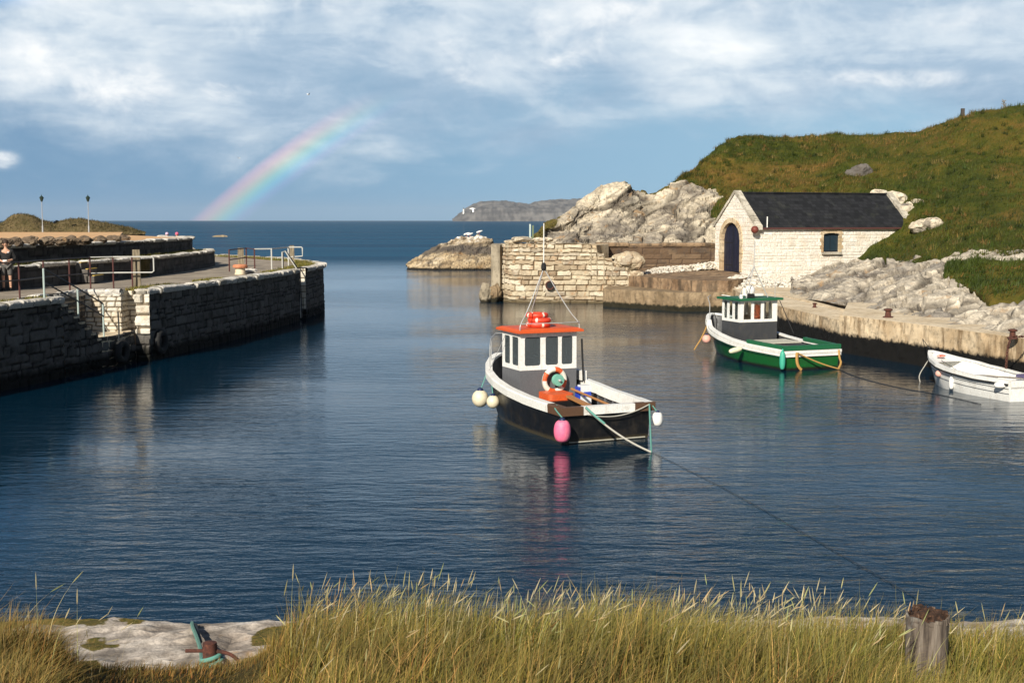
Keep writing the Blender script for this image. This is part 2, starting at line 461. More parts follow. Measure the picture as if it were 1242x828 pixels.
ms = W.new('ShaderNodeMixShader'); W.l.new(front, ms.inputs[0]); W.l.new(bg1.outputs[0], ms.inputs[1]); W.l.new(bg2.outputs[0], ms.inputs[2])
wo = W.new('ShaderNodeOutputWorld'); W.l.new(ms.outputs[0], wo.inputs[0])
SC.view_settings.view_transform = 'Standard'; SC.view_settings.look = 'None'; SC.view_settings.exposure = 0.36; SC.view_settings.gamma = 1.0
SC.cycles.use_denoising = True
SC.cycles.max_bounces = 6; SC.cycles.transparent_max_bounces = 6; SC.cycles.sample_clamp_indirect = 6

# ------------------------------------------------------------------ water
m = NT('sea_water'); p = m.pos(); py_ = m.sep(p)[1]
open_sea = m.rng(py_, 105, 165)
gust = m.rng(m.noise(.085, 3, .5, m.mapv(p, scale=(.55, 1, 1))), .34, .62)
n1 = m.noise(1.5, 3, .55, m.mapv(p, scale=(.45, 1.5, 1), rot=(0, 0, R(6))), .4)
n2 = m.noise(4.6, 4, .6, m.mapv(p, scale=(.6, 1.25, 1), rot=(0, 0, R(-9))), .3)
n3 = m.noise(.28, 3, .6, m.mapv(p, scale=(.5, 1.3, 1)), .3)
h = m.math('ADD', m.math('MULTIPLY', n1, .46), m.math('MULTIPLY', n2, .21))
h = m.math('MULTIPLY', h, m.math('ADD', .28, m.math('MULTIPLY', gust, .95)))
h = m.math('ADD', h, m.math('MULTIPLY', m.math('MULTIPLY', n3, 5.0), open_sea))
b = m.new('ShaderNodeBump'); b.inputs['Strength'].default_value = 1.0; b.inputs['Distance'].default_value = .07
m.set(b.inputs['Height'], h)
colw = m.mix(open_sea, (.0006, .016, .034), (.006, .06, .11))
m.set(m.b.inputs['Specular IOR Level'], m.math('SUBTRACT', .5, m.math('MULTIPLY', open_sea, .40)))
m.set(m.b.inputs['Base Color'], colw); m.b.inputs['Roughness'].default_value = .06; m.b.inputs['IOR'].default_value = 1.333
m.l.new(b.outputs[0], m.b.inputs['Normal'])
df = m.new('ShaderNodeBsdfDiffuse'); m.set(df.inputs[0], m.mix(m.rng(m.noise(.035, 4, .6, m.mapv(p, scale=(.12, 1, 1))), .35, .65), (.003, .043, .098), (.006, .066, .135))); m.l.new(b.outputs[0], df.inputs['Normal'])
mx = m.new('ShaderNodeMixShader'); m.set(mx.inputs[0], m.math('MULTIPLY', open_sea, .82)); m.l.new(m.b.outputs[0], mx.inputs[1]); m.l.new(df.outputs[0], mx.inputs[2]); m.l.new(mx.outputs[0], m.out.inputs[0])
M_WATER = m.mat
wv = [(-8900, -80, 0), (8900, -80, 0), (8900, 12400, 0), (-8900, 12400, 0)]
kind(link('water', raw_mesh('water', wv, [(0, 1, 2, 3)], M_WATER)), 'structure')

# ------------------------------------------------------------------ shared materials
def rock_mat(name, cols, moss=None, band=None, scale=1.0, weed=True, guano=None):
    m = NT(name); p = m.pos(); f = m.attr('facet'); q = m.mapv(p, rot=(R(25), R(-20), R(15)), scale=(1, 1, 2.2))
    n = m.noise(.55 * scale, 8, .65, q, .6); n2 = m.noise(3.2 * scale, 6, .65, p); n3 = m.noise(14 * scale, 4, .6, p)
    c = m.ramp(m.math('ADD', m.math('MULTIPLY', n, .7), m.math('MULTIPLY', f, .3)), [(.28, cols[0]), (.42, cols[1]), (.55, cols[2]), (.70, cols[3])])
    c = m.mix(m.math('MULTIPLY', m.rng(n2, .36, .56, 1, 0), .55), c, m.mix(.75, c, (.07, .055, .045)))
    c = m.mix(m.math('MULTIPLY', m.math('MULTIPLY', m.attr('crack'), m.rng(n2, .35, .6, .6, 1)), .92), c, (.055, .045, .036))
    c = m.mix(m.math('MULTIPLY', m.rng(n3, .35, .6, 1, 0), .3), c, (.06, .05, .045))
    c = m.mix(m.math('MULTIPLY', m.rng(m.noise(1.1 * scale, 4, .6, m.mapv(p, loc=(8, 3, 5))), .58, .7), .55), c, (.36, .21, .09))
    z = m.sep(p)[2]
    if guano: c = m.mix(m.math('MULTIPLY', m.rng(m.math('ADD', z, m.math('MULTIPLY', m.math('SUBTRACT', n, .5), 3)), guano[0], guano[1]), m.rng(n2, .4, .55)), c, (.78, .77, .74))
    if band:  # dark band between two heights
        zz = m.math('ADD', z, m.math('MULTIPLY', m.math('SUBTRACT', n, .5), band[2]))
        c = m.mix(m.math('MULTIPLY', m.math('MULTIPLY', m.rng(zz, band[0] - .25, band[0] + .25), m.rng(zz, band[1] - .35, band[1] + .35, 1, 0)), .85), c, (.055, .05, .05))
    if moss:
        mo = m.rng(m.math('ADD', m.attr('moss'), m.math('MULTIPLY', m.math('SUBTRACT', n2, .5), .9)), .45, .6)
        c = m.mix(mo, c, m.ramp(n3, [(.35, (.05, .055, .012)), (.65, (.15, .105, .03))]))
    if weed:
        zz = m.math('ADD', z, m.math('MULTIPLY', m.math('SUBTRACT', n2, .5), .35))
        c = m.mix(m.rng(zz, .1, .3, 1, 0), c, (.018, .015, .010))
    return m.fin(c, .9, m.bump(m.math('ADD', n2, m.math('MULTIPLY', n3, .5)), .55, .06 / scale), .2)

M_ROCK = rock_mat('pale_limestone', [(.13, .115, .10), (.34, .295, .235), (.64, .55, .41), (.80, .72, .57)], moss=True)
M_ROCKG = rock_mat('grey_limestone', [(.14, .125, .11), (.32, .285, .24), (.56, .49, .385), (.76, .68, .55)], scale=1.1)
M_ISLET = rock_mat('islet_rock', [(.24, .17, .10), (.42, .31, .18), (.55, .43, .27), (.68, .57, .42)], band=(1.5, 2.5, 1.8), guano=(2.6, 3.5))
M_REEF = rock_mat('reef_rock', [(.3, .22, .12), (.4, .3, .17), (.5, .38, .22), (.5, .4, .3)], weed=False)
M_BOULD = rock_mat('brown_boulder', [(.08, .058, .042), (.125, .092, .062), (.17, .125, .085), (.22, .17, .12)], weed=False, scale=2)
M_LEDGE = rock_mat('ledge_rock', [(.26, .21, .175), (.44, .375, .315), (.60, .53, .46), (.74, .69, .63)], scale=2.2, moss=True)

m = NT('headland_rock'); p = m.pos(); z = m.sep(p)[2]
st = m.noise(.02, 5, .6, m.mapv(p, scale=(2.2, 1, .35))); lay = m.noise(.03, 4, .6, m.mapv(p, scale=(.2, .2, 2.0)))
c = m.mix(m.rng(m.math('ADD', m.math('MULTIPLY', st, .6), m.math('MULTIPLY', lay, .4)), .38, .62), (.055, .05, .046), (.17, .155, .14))
c = m.mix(m.rng(m.math('ADD', m.attr('moss'), m.math('MULTIPLY', m.math('SUBTRACT', st, .5), .5)), .4, .6), c, (.055, .07, .032))
M_HEAD = m.fin(c, .95)

def turf_mat(name, c0, c1, c2, c3, sc=1.0):
    m = NT(name); p = m.pos(); a = m.noise(.13 * sc, 5, .6, m.mapv(p, scale=(1, 1, 1.6)), .8); b = m.noise(.9 * sc, 5, .65, p); e = m.noise(7 * sc, 4, .6, p)
    c = m.ramp(m.math('ADD', m.math('MULTIPLY', a, .65), m.math('MULTIPLY', b, .35)), [(.36, c0), (.47, c1), (.56, c2), (.68, c3)])
    c = m.mix(m.math('MULTIPLY', m.rng(e, .3, .55, 1, 0), .5), c, m.mix(.6, c, (.012, .014, .004)))
    return m.fin(c, .95, m.bump(m.math('ADD', m.math('MULTIPLY', b, 1.5), e), .8, .12), .15)
M_TURF = turf_mat('hill_turf', (.032, .042, .006), (.060, .066, .009), (.105, .080, .014), (.20, .11, .028))
M_DUNE = turf_mat('dune_turf', (.07, .062, .022), (.13, .10, .045), (.17, .125, .06), (.22, .16, .085), .8)
m = NT('blade'); cc = m.attr('Col', True); M_BLADE = m.fin(cc, .6, spec=.25)
m.b.inputs['Subsurface Weight'].default_value = 0
tr = m.new('ShaderNodeBsdfTranslucent'); m.l.new(cc, tr.inputs[0]); mx = m.new('ShaderNodeMixShader'); mx.inputs[0].default_value = .3
m.l.new(m.b.outputs[0], mx.inputs[1]); m.l.new(tr.outputs[0], mx.inputs[2]); m.l.new(mx.outputs[0], m.out.inputs[0])
m = NT('bank_soil'); n = m.noise(3, 6, .6); M_SOIL = m.fin(m.ramp(n, [(.35, (.03, .03, .008)), (.6, (.085, .06, .02))]), .95, m.bump(n, .5, .05), .1)
m = NT('sand'); n = m.noise(.6, 6, .6); M_SAND = m.fin(m.ramp(n, [(.35, (.55, .31, .14)), (.65, (.72, .45, .22))]), .95)
m = NT('tarmac'); n = m.noise(.9, 6, .6); n2 = m.noise(30, 3, .6)
c = m.mix(m.rng(n, .4, .65), (.27, .22, .165), (.40, .33, .25)); M_TARMAC = m.fin(m.mix(m.math('MULTIPLY', m.rng(n2, .35, .6, 1, 0), .35), c, (.05, .045, .04)), .9, m.bump(n2, .3, .01))

def conc(name, a, b, stain=(.10, .07, .04), weed=None, amt=.5):
    m = NT(name); p = m.pos(); n = m.noise(.7, 7, .65, p); n2 = m.noise(5, 5, .65, p); st = m.noise(1.6, 5, .65, m.mapv(p, scale=(1.5, 1.5, .25)))
    c = m.mix(m.rng(n, .36, .62), a, b); c = m.mix(m.math('MULTIPLY', m.rng(st, .47, .62), amt), c, stain)
    c = m.mix(m.math('MULTIPLY', m.rng(n2, .33, .5, 1, 0), .45), c, (.075, .06, .045))
    if weed:
        z = m.math('ADD', m.sep(p)[2], m.math('MULTIPLY', m.math('SUBTRACT', n2, .5), .35)); c = m.mix(m.rng(z, weed[0], weed[1], 1, 0), c, weed[2])
    return m.fin(c, .9, m.bump(m.math('ADD', n2, m.noise(30, 3, .6, p)), .45, .015), .25)
M_PIER = stone('pier_stone', [(.045, .041, .037), (.075, .068, .060), (.11, .10, .088), (.085, .077, .068), (.16, .147, .13)], mortar=(.025, .022, .02), stain=(.045, .038, .03), stain_amt=.6, weed=(.28, .62, (.007, .007, .005), .5), lime=((.17, .157, .14), .35))  # dark copy for the shaded faces: wet dirt plus painted-in shade
M_PIERLIT = stone('pier_stone_sunlit', [(.60, .55, .46), (.72, .67, .57), (.78, .73, .63), (.68, .61, .50)], mortar=(.20, .16, .11), stain=(.45, .33, .19), stain_amt=.5)  # pale copy of the pier stone; sunlight on these faces painted in
M_HOUSE = stone('boathouse_limewash', [(.75, .69, .60), (.80, .75, .66), (.84, .80, .73), (.77, .70, .60)], mortar=(.60, .53, .43), stain=(.55, .42, .27), stain_amt=.40, scale=1.6)
M_DRESS = conc('dressed_stone', (.40, .36, .29), (.60, .55, .46), stain=(.16, .14, .10), amt=.45)
M_BAST = stone('bastion_stone', [(.26, .18, .11), (.46, .38, .26), (.62, .53, .38), (.42, .33, .22), (.56, .48, .34), (.72, .64, .50), (.36, .30, .22)], mortar=(.20, .145, .09), stain=(.22, .135, .08), stain_amt=.5, weed=(.05, .3, (.10, .075, .04), .3), scale=2.5, rust=((.36, .19, .085), .6))
M_COPE = stone('coping_stone', [(.46, .42, .36), (.62, .58, .52), (.70, .66, .60), (.54, .50, .44)], mortar=(.06, .055, .04), stain=(.14, .12, .07), stain_amt=.5)
M_RUBBLE = stone('rubble_stone', [(.56, .50, .40), (.72, .66, .55), (.80, .75, .66), (.62, .55, .44)], mortar=(.20, .165, .12), stain=(.38, .29, .19), stain_amt=.4)
M_BROWNW = stone('brown_stained_wall', [(.10, .062, .036), (.14, .088, .052), (.18, .12, .072), (.12, .075, .045)], mortar=(.07, .045, .03), stain=(.055, .045, .038), stain_amt=.7)
M_TERR = stone('terrace_stone', [(.05, .045, .042), (.07, .063, .058), (.095, .085, .078)], mortar=(.03, .027, .025), stain=(.03, .028, .026), stain_amt=.6)
M_QUAY = conc('quay_concrete', (.52, .38, .23), (.70, .56, .38), weed=(.66, .82, (.006, .0055, .005)), stain=(.22, .14, .07), amt=.8)
M_QTOP = conc('quay_top', (.60, .48, .32), (.74, .62, .45), stain=(.42, .29, .17), amt=.3)
M_SLIP = conc('slip_concrete', (.22, .155, .09), (.34, .25, .155), weed=(.22, .38, (.022, .019, .010)))
M_TIER = conc('tier_concrete', (.19, .12, .07), (.32, .22, .135), stain=(.05, .04, .03), amt=.7)
M_STEPC = conc('step_concrete', (.10, .092, .085), (.15, .14, .13))
M_BUTT = conc('buttress_concrete', (.26, .22, .16), (.40, .34, .25), stain=(.13, .105, .075), weed=(.1, .3, (.03, .025, .015)))
m = NT('slate'); p = m.obj(); br = m.new('ShaderNodeTexBrick'); m.l.new(p, br.inputs['Vector'])
br.inputs['Color1'].default_value = (.009, .010, .012, 1); br.inputs['Color2'].default_value = (.026, .027, .031, 1); br.inputs['Mortar'].default_value = (.009, .01, .012, 1)
br.inputs['Scale'].default_value = 1.0; br.inputs['Brick Width'].default_value = .32; br.inputs['Row Height'].default_value = .22; br.inputs['Mortar Size'].default_value = .012
M_SLATE = m.fin(m.mix(m.math('MULTIPLY', m.rng(m.noise(1.7, 6, .65, p), .52, .72), .45), m.mix(m.math('MULTIPLY', m.noise(2.5, 5, .6, p), .35), br.outputs[0], (.03, .031, .033)), (.055, .058, .045)), .85, m.bump(br.outputs['Fac'], -.4, .015), .12)
m = NT('weathered_wood'); p = m.obj(); n = m.noise(9, 6, .65, m.mapv(p, scale=(4, 4, .35))); n2 = m.noise(6, 4, .6, p)
M_WOOD = m.fin(m.mix(m.rng(n2, .55, .72), m.ramp(n, [(.35, (.045, .034, .027)), (.5, (.13, .102, .08)), (.68, (.26, .22, .18))]), (.32, .31, .28)), .9, m.bump(n, .7, .012))
m = NT('pier_post_wood'); p = m.obj(); n = m.noise(6, 5, .6, m.mapv(p, scale=(3, 3, .4))); M_PWOOD = m.fin(m.ramp(n, [(.35, (.11, .085, .055)), (.65, (.30, .25, .17))]), .9, m.bump(n, .5, .01))
m = NT('rotten_wood'); n = m.noise(28, 5, .65); M_ROT = m.fin(m.ramp(n, [(.35, (.018, .009, .006)), (.52, (.055, .026, .014)), (.64, (.12, .06, .03)), (.74, (.42, .36, .30))]), .95, m.bump(n, 1, .02))
m = NT('rust'); n = m.noise(22, 6, .65); M_RUST = m.fin(m.ramp(n, [(.35, (.035, .014, .010)), (.6, (.11, .035, .022)), (.75, (.19, .075, .04))]), .9, m.bump(n, .5, .008))
m = NT('rust_orange'); n = m.noise(12, 5, .6); M_ORUST = m.fin(m.ramp(n, [(.35, (.36, .12, .05)), (.65, (.62, .26, .14))]), .9)
M_WHITE = paint('white_paint', (.82, .81, .77), .4, .34, 5, (.34, .27, .18)); M_GREYP = paint('grey_paint', (.125, .128, .138), .5, .2, 5, (.05, .045, .04)); M_DGREY = paint('dark_grey_paint', (.045, .047, .052), .55, .3, 5, (.10, .085, .06))
M_BLACKH = paint('black_hull_paint', (.008, .008, .009), .35, .35, 3, (.06, .045, .03), wl=(.05, .04, .022)); M_GREENH = paint('green_hull_paint', (.008, .095, .020), .35, .45, 3, (.025, .05, .02), wl=(.012, .012, .008)); M_GREENC = paint('green_cap_paint', (.012, .12, .05), .45, .25, 5, (.05, .08, .04))
M_ORANGE = paint('orange_paint', (.66, .10, .022), .5, .2, 4, (.45, .12, .05)); M_RED = paint('red_ring', (.72, .055, .022), .5, .15, 8); M_RINGW = paint('ring_white', (.78, .74, .64), .55, .2, 8)
M_BUOYW = paint('buoy_cream', (.74, .66, .48), .5, .35, 9, (.30, .22, .12)); M_BUOYP = paint('buoy_pink', (.82, .16, .29), .5, .45, 9, (.8, .4, .4)); M_BUOYB = plain('buoy_blue_neck', (.012, .022, .075), .5); M_BUOYS = paint('buoy_salmon', (.78, .42, .34), .5, .2, 9); M_FENDG = paint('fender_mint', (.05, .38, .26), .5, .2, 9, (.05, .15, .1)); M_FENDW = paint('fender_white', (.80, .79, .76), .45, .15, 9); M_FENDY = paint('fender_cream', (.72, .70, .50), .5, .2, 9)
M_TEAL = plain('teal_rope', (.11, .30, .25), .85); M_ROPEG = plain('green_grey_rope', (.10, .22, .18), .9); M_ROPEY = plain('ochre_rope', (.42, .24, .07), .9); M_ROPED = plain('wet_rope', (.02, .026, .032), .7); M_ROPEW = plain('pale_rope', (.42, .40, .35), .9)
M_STEEL = plain('galvanised_steel', (.46, .46, .45), .45, .25); M_RAILW = plain('pale_rail', (.55, .54, .50), .5); M_RAILR = plain('red_rail_post', (.085, .028, .024), .7); M_RAILD = plain('dark_rail', (.05, .045, .045), .5); M_RAILG = plain('mint_rail', (.42, .50, .47), .5)
M_RUBBER = plain('tyre_rubber', (.012, .012, .012), .8); M_DARK = plain('near_black', (.008, .008, .009), .8); M_BLUE = plain('blue_plastic', (.02, .06, .45), .4); M_WHITEP = plain('white_plastic', (.72, .73, .74), .4); M_WOODB = plain('brown_board', (.10, .052, .028), .6); M_OAR = plain('varnished_wood', (.36, .17, .06), .5); M_OARG = plain('grey_oar', (.23, .20, .17), .7)
M_NAVY = paint('navy_door', (.006, .009, .030), .45, .15, 4, (.02, .025, .04)); M_SHUT = paint('teal_shutter', (.010, .026, .040), .5, .15, 4, (.02, .03, .04)); M_BRICK = conc('surround_stone', (.46, .34, .20), (.64, .53, .37), stain=(.36, .19, .09), amt=.35); M_BRICKR = plain('red_brick', (.38, .15, .07), .9)
M_REEL = plain('reel_green', (.16, .42, .33), .5); M_LAMPG = plain('lamp_green', (.012, .03, .022), .5); M_POLE = plain('lamp_pole', (.30, .31, .32), .5); M_DARKW = plain('dark_timber', (.06, .05, .042), .9); M_MOSSY = plain('mossy_stake', (.13, .17, .10), .9); M_YELLOW = plain('yellow_edge', (.55, .38, .07), .7); M_BOARD = paint('pale_board', (.50, .48, .40), .7, .3, 4)
M_SKIN = plain('skin', (.52, .29, .19), .6); M_HAIR = plain('dark_hair', (.035, .018, .010), .7); M_CLOTHB = plain('black_cloth', (.012, .012, .013), .9); M_CLOTHG = plain('grey_shorts', (.10, .095, .09), .9); M_PINK = plain('pink_cloth', (.72, .14, .24), .9); M_LILAC = plain('lilac_cloth', (.58, .42, .55), .9); M_GULL = plain('gull_white', (.82, .82, .80), .7); M_GULLD = plain('gull_dark', (.05, .05, .055), .7)
m = NT('cabin_glass'); m.b.inputs['Transmission Weight'].default_value = .75; M_GLASS = m.fin((.22, .26, .28), .03); m.b.inputs['IOR'].default_value = 1.45
# ------------------------------------------------------------------ rock and terrain builders
def rock_surface(G, amp, scale, seed, strata=.5, crack=.35, facet=.6, micro=.14, small=.17, foot=0):
    nv, nu, _ = G.shape; N = grid_normals(G)
    rot = np.array(Matrix.Rotation(R(34), 3, 'Y') @ Matrix.Rotation(R(14), 3, 'X'))
    Q = G @ rot.T
    wp = np.stack([fbm(G / scale * 1.1 + k * 9, 3, seed + k) for k in range(3)], -1)
    f1, f2, idv, t1 = worley(Q * np.array([.42, .8, 1.8]) / scale + .30 * wp, seed, True)
    g1, g2, idg, t2 = worley(Q * np.array([.5, 1, 1.9]) / (scale * .36) + .25 * wp, seed + 8, True)
    h1, h2, idh, t3 = worley(Q * np.array([.7, 1, 1.6]) / (scale * .14) + .2 * wp, seed + 16, True)
    d = facet * ((idv - .5) * .9 + 1.15 * t1) + .42 * ((idg - .5) * .7 + 1.2 * t2) + small * ((idh - .5) * .7 + 1.2 * t3) - crack * (1 - sstep(0, .10, f2 - f1)) - .14 * (1 - sstep(0, .12, g2 - g1))
    d += strata * fbm(Q * np.array([.3, .5, 3.0]) / scale, 3, seed + 4, ridged=True) * .35 + .7 * fbm(G / (scale * 2.2), 3, seed + 6) + micro * fbm(G / (scale * .12), 3, seed + 7)
    if foot: d = d * sstep(-.5, foot, np.arange(nv))[:, None]
    G2 = G + N * (d * amp)[..., None]
    cr = np.maximum(1 - sstep(0, .10, f2 - f1), .6 * (1 - sstep(0, .12, g2 - g1)))
    return G2, idv * .6 + idg * .4, cr
def rock_mesh(name, cols, nu, nv, mat, amp, scale, seed, parent=None, moss=0.0, moss_fn=None, flip=False, smooth=False, **k):
    G = loft(cols, nu, nv); G2, fac, cr = rock_surface(G, amp, scale, seed, **k)
    N = grid_normals(G2); up = N[..., 2] * (-1 if flip else 1)
    mo = sstep(.55, .9, np.abs(up)) * moss
    if moss_fn is not None: mo = np.maximum(mo, moss_fn(G))
    F = grid_faces(nv, nu)
    if flip: F = F[:, ::-1]
    me = raw_mesh(name, G2.reshape(-1, 3), F, mat, smooth, dict(facet=fac.ravel(), moss=mo.ravel(), crack=cr.ravel()))
    return link(name, me, parent), G2
def Pc(x, *yd): return [P(x, y, D) for y, D in yd]

HILL_PTS = []       # (points, normals) for tufts
# ---- hill
hill_cols = [
    Pc(780, (310, 94), (290, 97), (272, 100), (262, 103), (258, 106), (285, 128)),
    Pc(812, (304, 92), (276, 95), (254, 98), (241, 101), (234, 104), (268, 126)),
    Pc(830, (300, 91), (268, 94), (240, 97), (226, 101), (219, 105), (262, 128)),
    Pc(850, (300, 90), (270, 92), (238, 96), (220, 100), (206, 106), (260, 130)),
    Pc(872, (305, 88), (268, 90), (234, 94), (210, 100), (185, 108), (257, 134)),
    Pc(900, (310, 86), (265, 88), (232, 93), (203, 101), (174, 111), (255, 140)),
    Pc(950, (314, 85), (268, 87), (232, 91), (202, 101), (173, 112), (252, 140)),
    Pc(1000, (318, 83), (274, 84.5), (233, 90), (201, 100), (170, 112), (250, 140)),
    Pc(1030, (324, 77.2), (312, 78.6), (256, 84), (213, 93), (170, 112), (250, 140)),
    Pc(1060, (323, 72), (311, 76.5), (264, 81.5), (222, 90), (170, 112), (250, 140)),
    Pc(1085, (322, 69), (303, 76.5), (258, 81), (219, 90), (168, 112), (248, 140)),
    Pc(1110, (321, 66), (290, 76), (253, 80), (215, 89), (166, 111), (245, 140)),
    Pc(1145, (320, 63), (286, 72.5), (253, 79), (208, 89), (156, 109), (240, 140)),
    Pc(1180, (319, 60), (290, 68), (254, 77), (204, 88), (141, 106), (235, 140)),
    Pc(1250, (318, 57), (290, 65), (250, 75), (200, 86), (131, 104), (225, 140)),
    Pc(1330, (316, 53), (285, 62), (240, 72), (190, 84), (122, 102), (215, 140)),
    Pc(1500, (310, 48), (275, 58), (225, 70), (175, 82), (105, 100), (200, 140)),
    Pc(1800, (300, 44), (262, 54), (210, 66), (160, 78), (95, 96), (190, 140)),
]
G = loft(hill_cols, 330, 150); N = grid_normals(G)
hd = .55 * fbm(G / 6.5, 4, 31) + .30 * fbm(G / 1.7, 3, 33, ridged=True) + .10 * fbm(G / .6, 2, 35)
fade = np.ones(G.shape[0]); fade[:46] = np.linspace(.12, 1, 46)
G = G + N * (hd * fade[:, None])[..., None]
kind(link('hillside', raw_mesh('hillside', G.reshape(-1, 3), grid_faces(*G.shape[:2]), M_TURF, True)), 'structure')
HILL_PTS.append(G[:118, :])
# ---- grassy tongue over the rocks, right
tong = [
    Pc(1143, (340, 55.0), (338, 55.2), (334, 55.8), (331, 56.6), (330, 57.6)),
    Pc(1158, (356, 52.0), (347, 53.0), (337, 54.4), (329, 56.2), (327, 58)),
    Pc(1178, (360, 49.6), (350, 51.2), (339, 53), (328, 55.4), (325, 58)),
    Pc(1196, (371, 45.6), (359, 47.6), (345, 50.6), (329, 54.6), (325, 57.5)),
    Pc(1215, (373, 45), (360, 47), (345, 50.2), (329, 54), (325, 57)),
    Pc(1245, (364, 44.6), (354, 46.8), (341, 49.6), (328, 53), (325, 56)),
    Pc(1300, (362, 42.6), (352, 45), (340, 48), (327, 52), (322, 55)),
    Pc(1420, (356, 40), (347, 43), (337, 46), (325, 50), (318, 53)),
]
G = loft(tong, 130, 50); N = grid_normals(G); e = np.minimum(sstep(0, .12, np.linspace(0, 1, 50))[:, None], sstep(0, .08, np.linspace(0, 1, 130))[None, :])
G = G + N * ((.42 * e - .15 + .28 * fbm(G / 1.2, 3, 41) * (e * .7 + .3) + .10 * fbm(G / .4, 2, 43)))[..., None]
kind(link('grassy_bank', raw_mesh('grassy_bank', G.reshape(-1, 3), grid_faces(*G.shape[:2]), M_TURF, True)), 'structure'); HILL_PTS.append(G[3:, 3:])
# ---- pale rock mass left of the boathouse
cols = [
    Pc(640, (300, 86), (299, 87), (298, 88), (297, 89), (300, 96)),
    Pc(656, (303, 83), (293, 84), (285, 85), (281, 86.5), (300, 98)),
    Pc(672, (305, 83), (294, 84.5), (281, 87), (272, 89.5), (298, 104)),
    Pc(690, (306, 83), (292, 85), (276, 88), (262, 91), (296, 106)),
    Pc(704, (308, 83), (290, 86), (270, 89.5), (252, 93), (296, 108)),
    Pc(715, (310, 83), (288, 87), (265, 90.5), (243, 94), (296, 110)),
    Pc(727, (310, 83), (286, 87), (260, 91), (236, 95), (296, 110)),
    Pc(745, (310, 83), (284, 87), (257, 91), (231, 95), (296, 110)),
    Pc(760, (310, 83), (284, 87), (258, 91), (231, 95), (296, 112)),
    Pc(772, (310, 83), (286, 87), (262, 91), (238, 95.5), (296, 112)),
    Pc(792, (310, 83), (286, 87), (262, 91.5), (238, 96), (296, 114)),
    Pc(812, (310, 83), (284, 87), (257, 91), (229, 97), (290, 114)),
    Pc(830, (310, 83), (284, 87), (255, 91), (226, 97), (290, 114)),
    Pc(852, (310, 83), (285, 87), (257, 91), (229, 97), (290, 114)),
    Pc(870, (312, 83), (288, 87), (262, 91), (237, 96), (290, 112)),
    Pc(884, (314, 83.5), (292, 86.5), (272, 89.5), (254, 94), (290, 110)),
    Pc(900, (316, 84), (300, 86), (284, 89), (270, 92), (295, 108)),
]
t = thing('rock_outcrop', 'large cream and grey limestone crag rising behind the brown wall, grass on its top', 'rock', tuple(P(770, 300, 90)))
rock_mesh('crag', cols, 340, 240, M_ROCK, .52, 3.6, 51, t, moss=.0, moss_fn=lambda G: np.clip(sstep(-14, 14, -(((621 + G[..., 0] / G[..., 1] * 1500) - 684) + ((267 - (G[..., 2] - 5) / G[..., 1] * 1500) - 268) * 1.15 + 4)) * .9 * ((267 - (G[..., 2] - 5) / G[..., 1] * 1500) < 290), 0, 1) + .75 * (sstep(93.5, 94.8, G[..., 1])) * (G[..., 0] < 12))
# ---- shore rocks above the right quay
cols = [
    Pc(960, (362, 62), (356, 64), (350, 66), (345, 69), (341, 72), (345, 76)),
    Pc(990, (364, 57), (356, 60), (349, 64), (341, 68), (335, 72.5), (338, 77)),
    Pc(1022, (370, 52.4), (358, 57), (346, 61), (333, 66), (321, 72), (325, 76)),
    Pc(1048, (374, 50.6), (357, 55.5), (344, 60), (331, 65), (318, 71), (323, 74)),
    Pc(1070, (377, 49), (356, 54), (343, 58), (330, 63), (317, 69.5), (322, 73)),
    Pc(1100, (386, 45.4), (364, 50), (348, 54), (333, 60), (315, 66.5), (320, 70)),
    Pc(1140, (392, 43), (370, 47.5), (353, 51), (337, 56), (314, 64), (318, 68)),
    Pc(1185, (399, 41), (378, 44), (360, 48), (341, 53), (313, 61), (318, 65)),
    Pc(1250, (410, 37.8), (385, 41), (366, 45), (344, 50), (312, 58), (316, 62)),
    Pc(1350, (425, 34), (395, 38), (372, 42), (348, 47), (311, 54), (316, 58)),
    Pc(1600, (450, 30), (415, 34), (385, 38), (350, 43), (308, 49), (312, 54)),
]
t = thing('shore_rock', 'jagged grey and cream rocks between the right quay and the grassy slope', 'rock', tuple(P(1120, 385, 46)))
_, GR = rock_mesh('rock_face', cols, 420, 280, M_ROCKG, .50, 2.4, 61, t, micro=.05, small=.10, foot=26, smooth=True)
# small rocks by the boathouse's right end
def boulder(name, c, r, seed, mat, label=None, cat='boulder', group=None, n=26, squash=(1, 1, 1), parent=None, amp=.22, sc=1.0):
    a = np.linspace(0, 2 * np.pi, n * 2 + 1)[None, :]; b = np.linspace(-np.pi / 2, np.pi / 2, n)[:, None]
    D_ = np.stack([np.cos(b) * np.cos(a), np.cos(b) * np.sin(a), np.sin(b) + 0 * a], -1)
    f1, f2, idv = worley(D_ * 1.3 * sc + seed * 3.1, seed)
    h = 1 + amp * (idv - .5) * 1.3 + amp * fbm(D_ * 1.6 + seed, 3, seed) + .06 * fbm(D_ * 7 + seed, 2, seed)
    V = D_ * h[..., None] * r * np.array(squash)
    me = raw_mesh(name, V.reshape(-1, 3), grid_faces(n, n * 2 + 1), mat, False, dict(facet=idv.ravel(), moss=np.zeros(idv.size), relief=np.ones(idv.size), tone=idv.ravel()))
    o = link(name, me, parent, world=False); o.location = Vector(c)
    if label: tag(o, label, cat, group)
    return o
